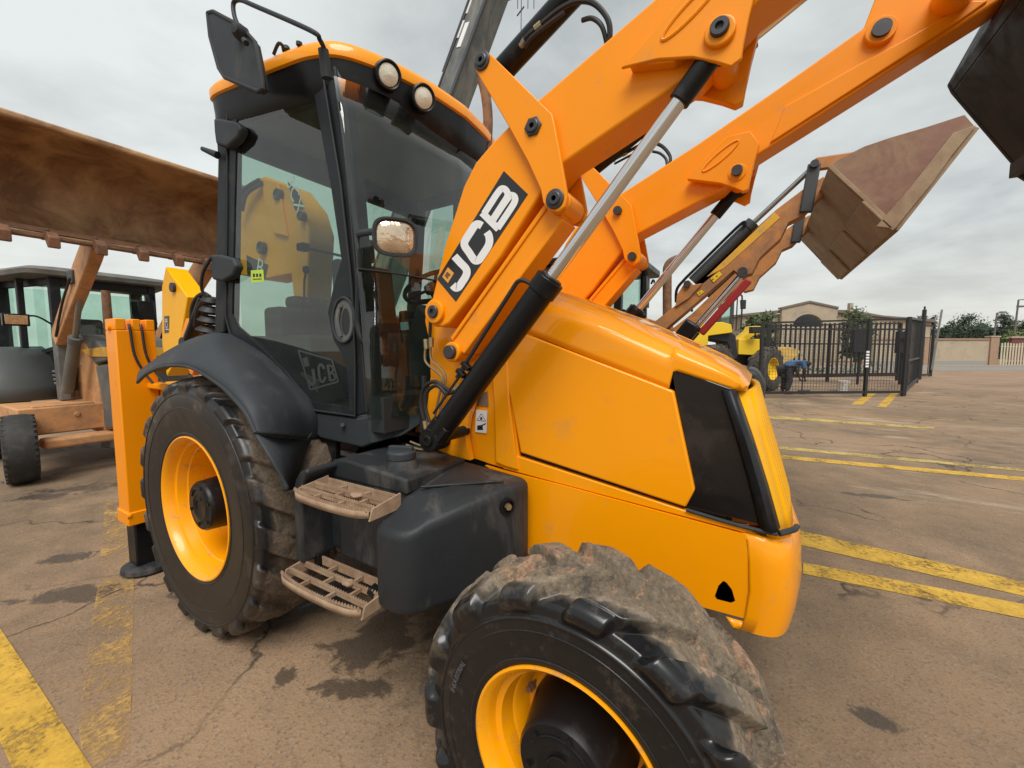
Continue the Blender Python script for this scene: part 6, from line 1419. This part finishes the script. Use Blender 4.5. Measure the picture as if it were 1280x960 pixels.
# ================================================================== ground, road, markings
def ground_mat():
    m, nt, nd, lk = newmat('dusty_asphalt'); out = N(nt, 'ShaderNodeOutputMaterial'); p = N(nt, 'ShaderNodeBsdfPrincipled'); lk.new(p.outputs[0], out.inputs[0])
    tc = N(nt, 'ShaderNodeTexCoord'); v = tc.outputs['Object']
    sp = N(nt, 'ShaderNodeSeparateXYZ'); lk.new(v, sp.inputs[0]); X, Y = sp.outputs[0], sp.outputs[1]
    fine = noise_n(nt, v, 55, 8, .75); mid = noise_n(nt, v, 3.0, 8, .65, .4); big = noise_n(nt, v, .45, 5, .6, .5)
    vor = N(nt, 'ShaderNodeTexVoronoi'); vor.inputs['Scale'].default_value = 95; lk.new(v, vor.inputs['Vector'])
    col = mixc(nt, ramp(nt, mid, .3, .7), (.19, .137, .088), (.37, .262, .165))
    col = mixc(nt, ramp(nt, big, .40, .62, (0, 0, 0), (.65,) * 3), col, (.42, .29, .18))
    col = mixc(nt, ramp(nt, noise_n(nt, v, .9, 7, .65, .8), .55, .75, (0, 0, 0), (.7,) * 3), col, (.16, .132, .10))
    sc = N(nt, 'ShaderNodeSeparateColor'); lk.new(vor.outputs['Color'], sc.inputs[0])
    col = mixc(nt, ramp(nt, sc.outputs[0], .80, .97, (0, 0, 0), (.45,) * 3), col, (.36, .31, .26))
    col = mixc(nt, ramp(nt, sc.outputs[1], .75, .97, (0, 0, 0), (.32,) * 3), col, (.06, .052, .045))
    col = mixc(nt, ramp(nt, fine, .30, .70, (.22,) * 3, (0, 0, 0)), col, (.05, .04, .03))
    # pale sandy scuffs, mostly on the open side of the yard
    st = N(nt, 'ShaderNodeMapping'); st.inputs['Scale'].default_value = (.30, 1.3, 1); st.inputs['Rotation'].default_value = (0, 0, R(-20)); lk.new(v, st.inputs[0])
    sand = ramp(nt, noise_n(nt, st.outputs[0], 1.1, 11, .76, .5), .555, .66)
    far = mth(nt, 'MULTIPLY', mth(nt, 'SUBTRACT', Y, -1.5), .35, clamp=True); rgt = mth(nt, 'MULTIPLY', mth(nt, 'SUBTRACT', X, 2.6), .8, clamp=True)
    sm_ = mth(nt, 'MULTIPLY', mth(nt, 'MULTIPLY', sand, far), mth(nt, 'MULTIPLY', rgt, .85)); col = mixc(nt, sm_, col, (.52, .44, .33))
    # red-brown soil beyond the gate
    soil = mth(nt, 'MULTIPLY', mth(nt, 'SUBTRACT', mth(nt, 'ADD', mth(nt, 'ADD', mth(nt, 'MULTIPLY', X, -.2), Y), mth(nt, 'MULTIPLY', mid, 8)), 20), .15, clamp=True)
    col = mixc(nt, soil, col, mixc(nt, mid, (.30, .20, .13), (.38, .28, .19)))
    # cracks
    dist = N(nt, 'ShaderNodeTexNoise'); dist.inputs['Scale'].default_value = 1.6; dist.inputs['Detail'].default_value = 7; lk.new(v, dist.inputs['Vector'])
    va = N(nt, 'ShaderNodeVectorMath', operation='MULTIPLY_ADD'); lk.new(dist.outputs['Color'], va.inputs[0]); va.inputs[1].default_value = (.9, .9, .9); lk.new(v, va.inputs[2])
    vc = N(nt, 'ShaderNodeTexVoronoi', feature='DISTANCE_TO_EDGE'); vc.inputs['Scale'].default_value = .55; lk.new(va.outputs[0], vc.inputs['Vector'])
    crack = ramp(nt, vc.outputs['Distance'], .0015, .010, (1, 1, 1), (0, 0, 0))
    cm = mth(nt, 'MULTIPLY', crack, ramp(nt, noise_n(nt, v, .7, 3), .46, .54)); cm = mth(nt, 'MULTIPLY', cm, .85); col = mixc(nt, cm, col, (.03, .026, .022))
    # damp oil blots, and broad dark patches under the machine, of fixed place: (x, y, rx, ry, rotation)
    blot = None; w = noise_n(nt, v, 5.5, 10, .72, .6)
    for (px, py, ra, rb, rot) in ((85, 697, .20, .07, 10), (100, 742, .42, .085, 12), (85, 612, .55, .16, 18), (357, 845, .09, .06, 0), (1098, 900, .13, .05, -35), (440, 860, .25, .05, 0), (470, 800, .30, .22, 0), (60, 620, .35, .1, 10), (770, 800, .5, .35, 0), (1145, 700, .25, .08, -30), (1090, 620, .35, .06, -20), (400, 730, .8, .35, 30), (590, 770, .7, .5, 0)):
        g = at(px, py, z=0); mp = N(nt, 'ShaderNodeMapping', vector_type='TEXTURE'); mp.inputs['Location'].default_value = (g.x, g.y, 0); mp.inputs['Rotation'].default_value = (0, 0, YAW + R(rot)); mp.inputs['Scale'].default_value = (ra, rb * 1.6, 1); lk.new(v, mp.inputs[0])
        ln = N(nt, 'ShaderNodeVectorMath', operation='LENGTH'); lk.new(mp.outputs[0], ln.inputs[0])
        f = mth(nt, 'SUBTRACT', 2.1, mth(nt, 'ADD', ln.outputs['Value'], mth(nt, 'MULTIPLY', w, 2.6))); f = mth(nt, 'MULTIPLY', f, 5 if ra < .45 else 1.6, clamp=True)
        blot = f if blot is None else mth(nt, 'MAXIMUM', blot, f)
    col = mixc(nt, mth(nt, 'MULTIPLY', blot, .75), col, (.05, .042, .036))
    tone = ramp(nt, noise_n(nt, v, .33, 9, .68, .9), .36, .62, (.66, .63, .60), (.98, .90, .84))
    col = mixc(nt, 1.0, col, tone, 'MULTIPLY')
    lk.new(col, p.inputs['Base Color'])
    lk.new(mixc(nt, blot, ramp(nt, mid, .3, .7, (.72,) * 3, (.92,) * 3), (.48,) * 3), p.inputs['Roughness']); p.inputs['Specular IOR Level'].default_value = .35
    hgt = mth(nt, 'ADD', mth(nt, 'MULTIPLY', fine, .7), mth(nt, 'MULTIPLY', vor.outputs['Distance'], .5)); hgt = mth(nt, 'SUBTRACT', hgt, mth(nt, 'MULTIPLY', cm, 1.2)); hgt = mth(nt, 'ADD', hgt, mth(nt, 'MULTIPLY', mid, 1.0))
    bp = N(nt, 'ShaderNodeBump'); bp.inputs['Strength'].default_value = .7; bp.inputs['Distance'].default_value = .0045; lk.new(hgt, bp.inputs['Height']); lk.new(bp.outputs[0], p.inputs['Normal'])
    return m
M['ground'] = ground_mat()
b = B(); S = 1500; b.face([(-S, -S, 0), (S, -S, 0), (S, S, 0), (-S, S, 0)]); struct('ground', b, M['ground'], 'dusty brown cracked asphalt yard')
M['road'] = mat('grey_road_asphalt', (.22, .21, .195), .85, var=.12, vs=.5)
M['kerb'] = mat('concrete_kerb', (.34, .31, .27), .85, var=.1)
b = B(); b.face([colz(600, 33, .004), colz(2600, 33, .004), colz(2300, 40, .004), colz(600, 40, .004)]); struct('road', b, M['road'], 'grey road running past the boundary wall')
b = B(); b.slab([colz(1040, 41.2), colz(2300, 41.2), colz(2300, 41.5), colz(1040, 41.5)], (0, 0, .12)); struct('kerb', b, M['kerb'], 'low kerb at the foot of the boundary wall')
def line_mat(nm, c, wear):
    m, nt, nd, lk = newmat(nm); out = N(nt, 'ShaderNodeOutputMaterial'); p = N(nt, 'ShaderNodeBsdfPrincipled'); tr = N(nt, 'ShaderNodeBsdfTransparent'); mx = N(nt, 'ShaderNodeMixShader')
    tc = N(nt, 'ShaderNodeTexCoord'); v = tc.outputs['Object']
    n1 = noise_n(nt, v, 3, 9, .7, .5); n2 = noise_n(nt, v, 38, 8, .75)
    f = mth(nt, 'ADD', mth(nt, 'MULTIPLY', n1, .6), mth(nt, 'MULTIPLY', n2, .4)); f = ramp(nt, f, wear - .05, wear + .07)
    edge = N(nt, 'ShaderNodeAttribute', attribute_name='edge')
    f = mth(nt, 'MULTIPLY', f, 1.0)
    col = mixc(nt, ramp(nt, noise_n(nt, v, 9, 8, .7), .35, .7), c, [x * .62 for x in c]); col = mixc(nt, ramp(nt, n2, .25, .5, (.5,) * 3, (0, 0, 0)), col, (.12, .09, .06))
    lk.new(col, p.inputs['Base Color']); p.inputs['Roughness'].default_value = .75
    bp = N(nt, 'ShaderNodeBump'); bp.inputs['Strength'].default_value = .6; bp.inputs['Distance'].default_value = .006; lk.new(noise_n(nt, v, 60, 8, .75), bp.inputs['Height']); lk.new(bp.outputs[0], p.inputs['Normal'])
    lk.new(f, mx.inputs[0]); lk.new(tr.outputs[0], mx.inputs[1]); lk.new(p.outputs[0], mx.inputs[2]); lk.new(mx.outputs[0], out.inputs[0]); return m
M['line'] = line_mat('yellow_road_paint', (.68, .40, .045), .43); M['line_worn'] = line_mat('worn_yellow_paint', (.60, .36, .11), .525); M['line_mid'] = line_mat('faded_yellow_paint', (.58, .42, .12), .455)
def marking(pxs, m, label, z=.004):
    b = B(); b.face([at(a, c, z=z) for a, c in pxs]); o = struct('road_marking', b, m, label); return o
marking([(-60, 700), (0, 785), (45, 852), (118, 965), (150, 1010), (30, 1010), (16, 962), (-10, 905), (-60, 820)], M['line'], 'bold yellow stripe in the lower left corner')
marking([(132, 625), (160, 625), (168, 700), (166, 790), (160, 1020), (130, 1020), (105, 960), (98, 905), (106, 850), (112, 800), (124, 720)], M['line_worn'], 'faded yellow stripe running under the stabiliser foot')
marking([(1000, 663), (1280, 727), (1340, 742), (1340, 760), (1280, 745), (1000, 681)], M['line'], 'yellow line beside the front bumper, upper of the nearest pair')
marking([(1004, 703), (1280, 755), (1340, 767), (1340, 787), (1280, 773), (1004, 717)], M['line'], 'yellow line beside the front bumper, lower of the nearest pair')
marking([(960, 556.5), (1280, 586), (1340, 592), (1340, 595), (1280, 589), (960, 560)], M['line_mid'], 'yellow line in mid yard, upper of the second pair')
marking([(962, 567.5), (1280, 596.5), (1340, 602), (1340, 607), (1280, 601), (962, 572)], M['line'], 'yellow line in mid yard, lower of the second pair')
marking([(940, 518), (1168, 533.5), (1168, 536.5), (940, 521.5)], M['line_mid'], 'thin yellow line near the gate, lower of the far pair')
marking([(942, 511), (1240, 527), (1240, 528.5), (942, 513)], M['line_worn'], 'worn yellow line near the gate, upper of the far pair')
marking([(1064, 505.5), (1077, 506.5), (1096, 491), (1086, 490.5)], M['line'], 'left short yellow bar on the ground at the gate')
marking([(1096, 508.5), (1108, 509), (1125, 490), (1115, 490)], M['line'], 'right short yellow bar on the ground at the gate')

# ================================================================== sky, light, view
w = bpy.data.worlds.new('World'); scn.world = w; w.use_nodes = True; nt = w.node_tree; nt.nodes.clear()
SUN_EL, SUN_AZ = R(56), R(-58)     # azimuth measured from +x
out = N(nt, 'ShaderNodeOutputWorld'); bg = N(nt, 'ShaderNodeBackground'); nt.links.new(bg.outputs[0], out.inputs[0])
sky = N(nt, 'ShaderNodeTexSky'); sky.sky_type = 'NISHITA'; sky.sun_disc = False; sky.sun_elevation = SUN_EL; sky.sun_rotation = R(90) - SUN_AZ; sky.dust_density = 3
tc = N(nt, 'ShaderNodeTexCoord'); g = tc.outputs['Generated']
sp = N(nt, 'ShaderNodeSeparateXYZ'); nt.links.new(g, sp.inputs[0])
zz = mth(nt, 'ADD', mth(nt, 'MAXIMUM', sp.outputs[2], 0.0), .16)
cb_ = N(nt, 'ShaderNodeCombineXYZ'); nt.links.new(mth(nt, 'DIVIDE', sp.outputs[0], zz), cb_.inputs[0]); nt.links.new(mth(nt, 'DIVIDE', sp.outputs[1], zz), cb_.inputs[1])
n1 = noise_n(nt, cb_.outputs[0], .55, 7, .52, .35); n2 = noise_n(nt, cb_.outputs[0], 1.7, 8, .58, .3)
f = mth(nt, 'ADD', mth(nt, 'MULTIPLY', n1, .7), mth(nt, 'MULTIPLY', n2, .3))
cl = N(nt, 'ShaderNodeValToRGB'); nt.links.new(f, cl.inputs[0]); e = cl.color_ramp.elements
K = 1 / .10
def k4(c): return (c[0], c[1], c[2], 1)
e[0].position = .40; e[0].color = k4((.40, .435, .44)); e[1].position = .60; e[1].color = k4((.76, .80, .79))
q = e.new(.49); q.color = k4((.58, .61, .61))
# brighter, warmer band low over the horizon
hb_ = ramp(nt, sp.outputs[2], .0, .22, (1, 1, 1), (0, 0, 0)); col = mixc(nt, mth(nt, 'MULTIPLY', hb_, .75), cl.outputs[0], (.84, .83, .74))
mul = mixc(nt, 1.0, col, (K, K, K), 'MULTIPLY')
fin = mixc(nt, .95, sky.outputs[0], mul); nt.links.new(fin, bg.inputs[0]); bg.inputs[1].default_value = .088
sl = bpy.data.lights.new('sun', 'SUN'); sl.energy = 2.5; sl.angle = R(35); sl.color = (1, .97, .92); so = bpy.data.objects.new('sun', sl); COL.objects.link(so)
dv = Vector((math.cos(SUN_AZ) * math.cos(SUN_EL), math.sin(SUN_AZ) * math.cos(SUN_EL), math.sin(SUN_EL))); so.rotation_euler = dv.to_track_quat('Z', 'Y').to_euler(); so.location = dv * 30
scn.view_settings.view_transform = 'Standard'; scn.view_settings.look = 'None'; scn.view_settings.gamma = 1; scn.view_settings.exposure = .33
scn.render.engine = 'CYCLES'; scn.cycles.max_bounces = 10; scn.cycles.transparent_max_bounces = 24; scn.cycles.sample_clamp_indirect = 6
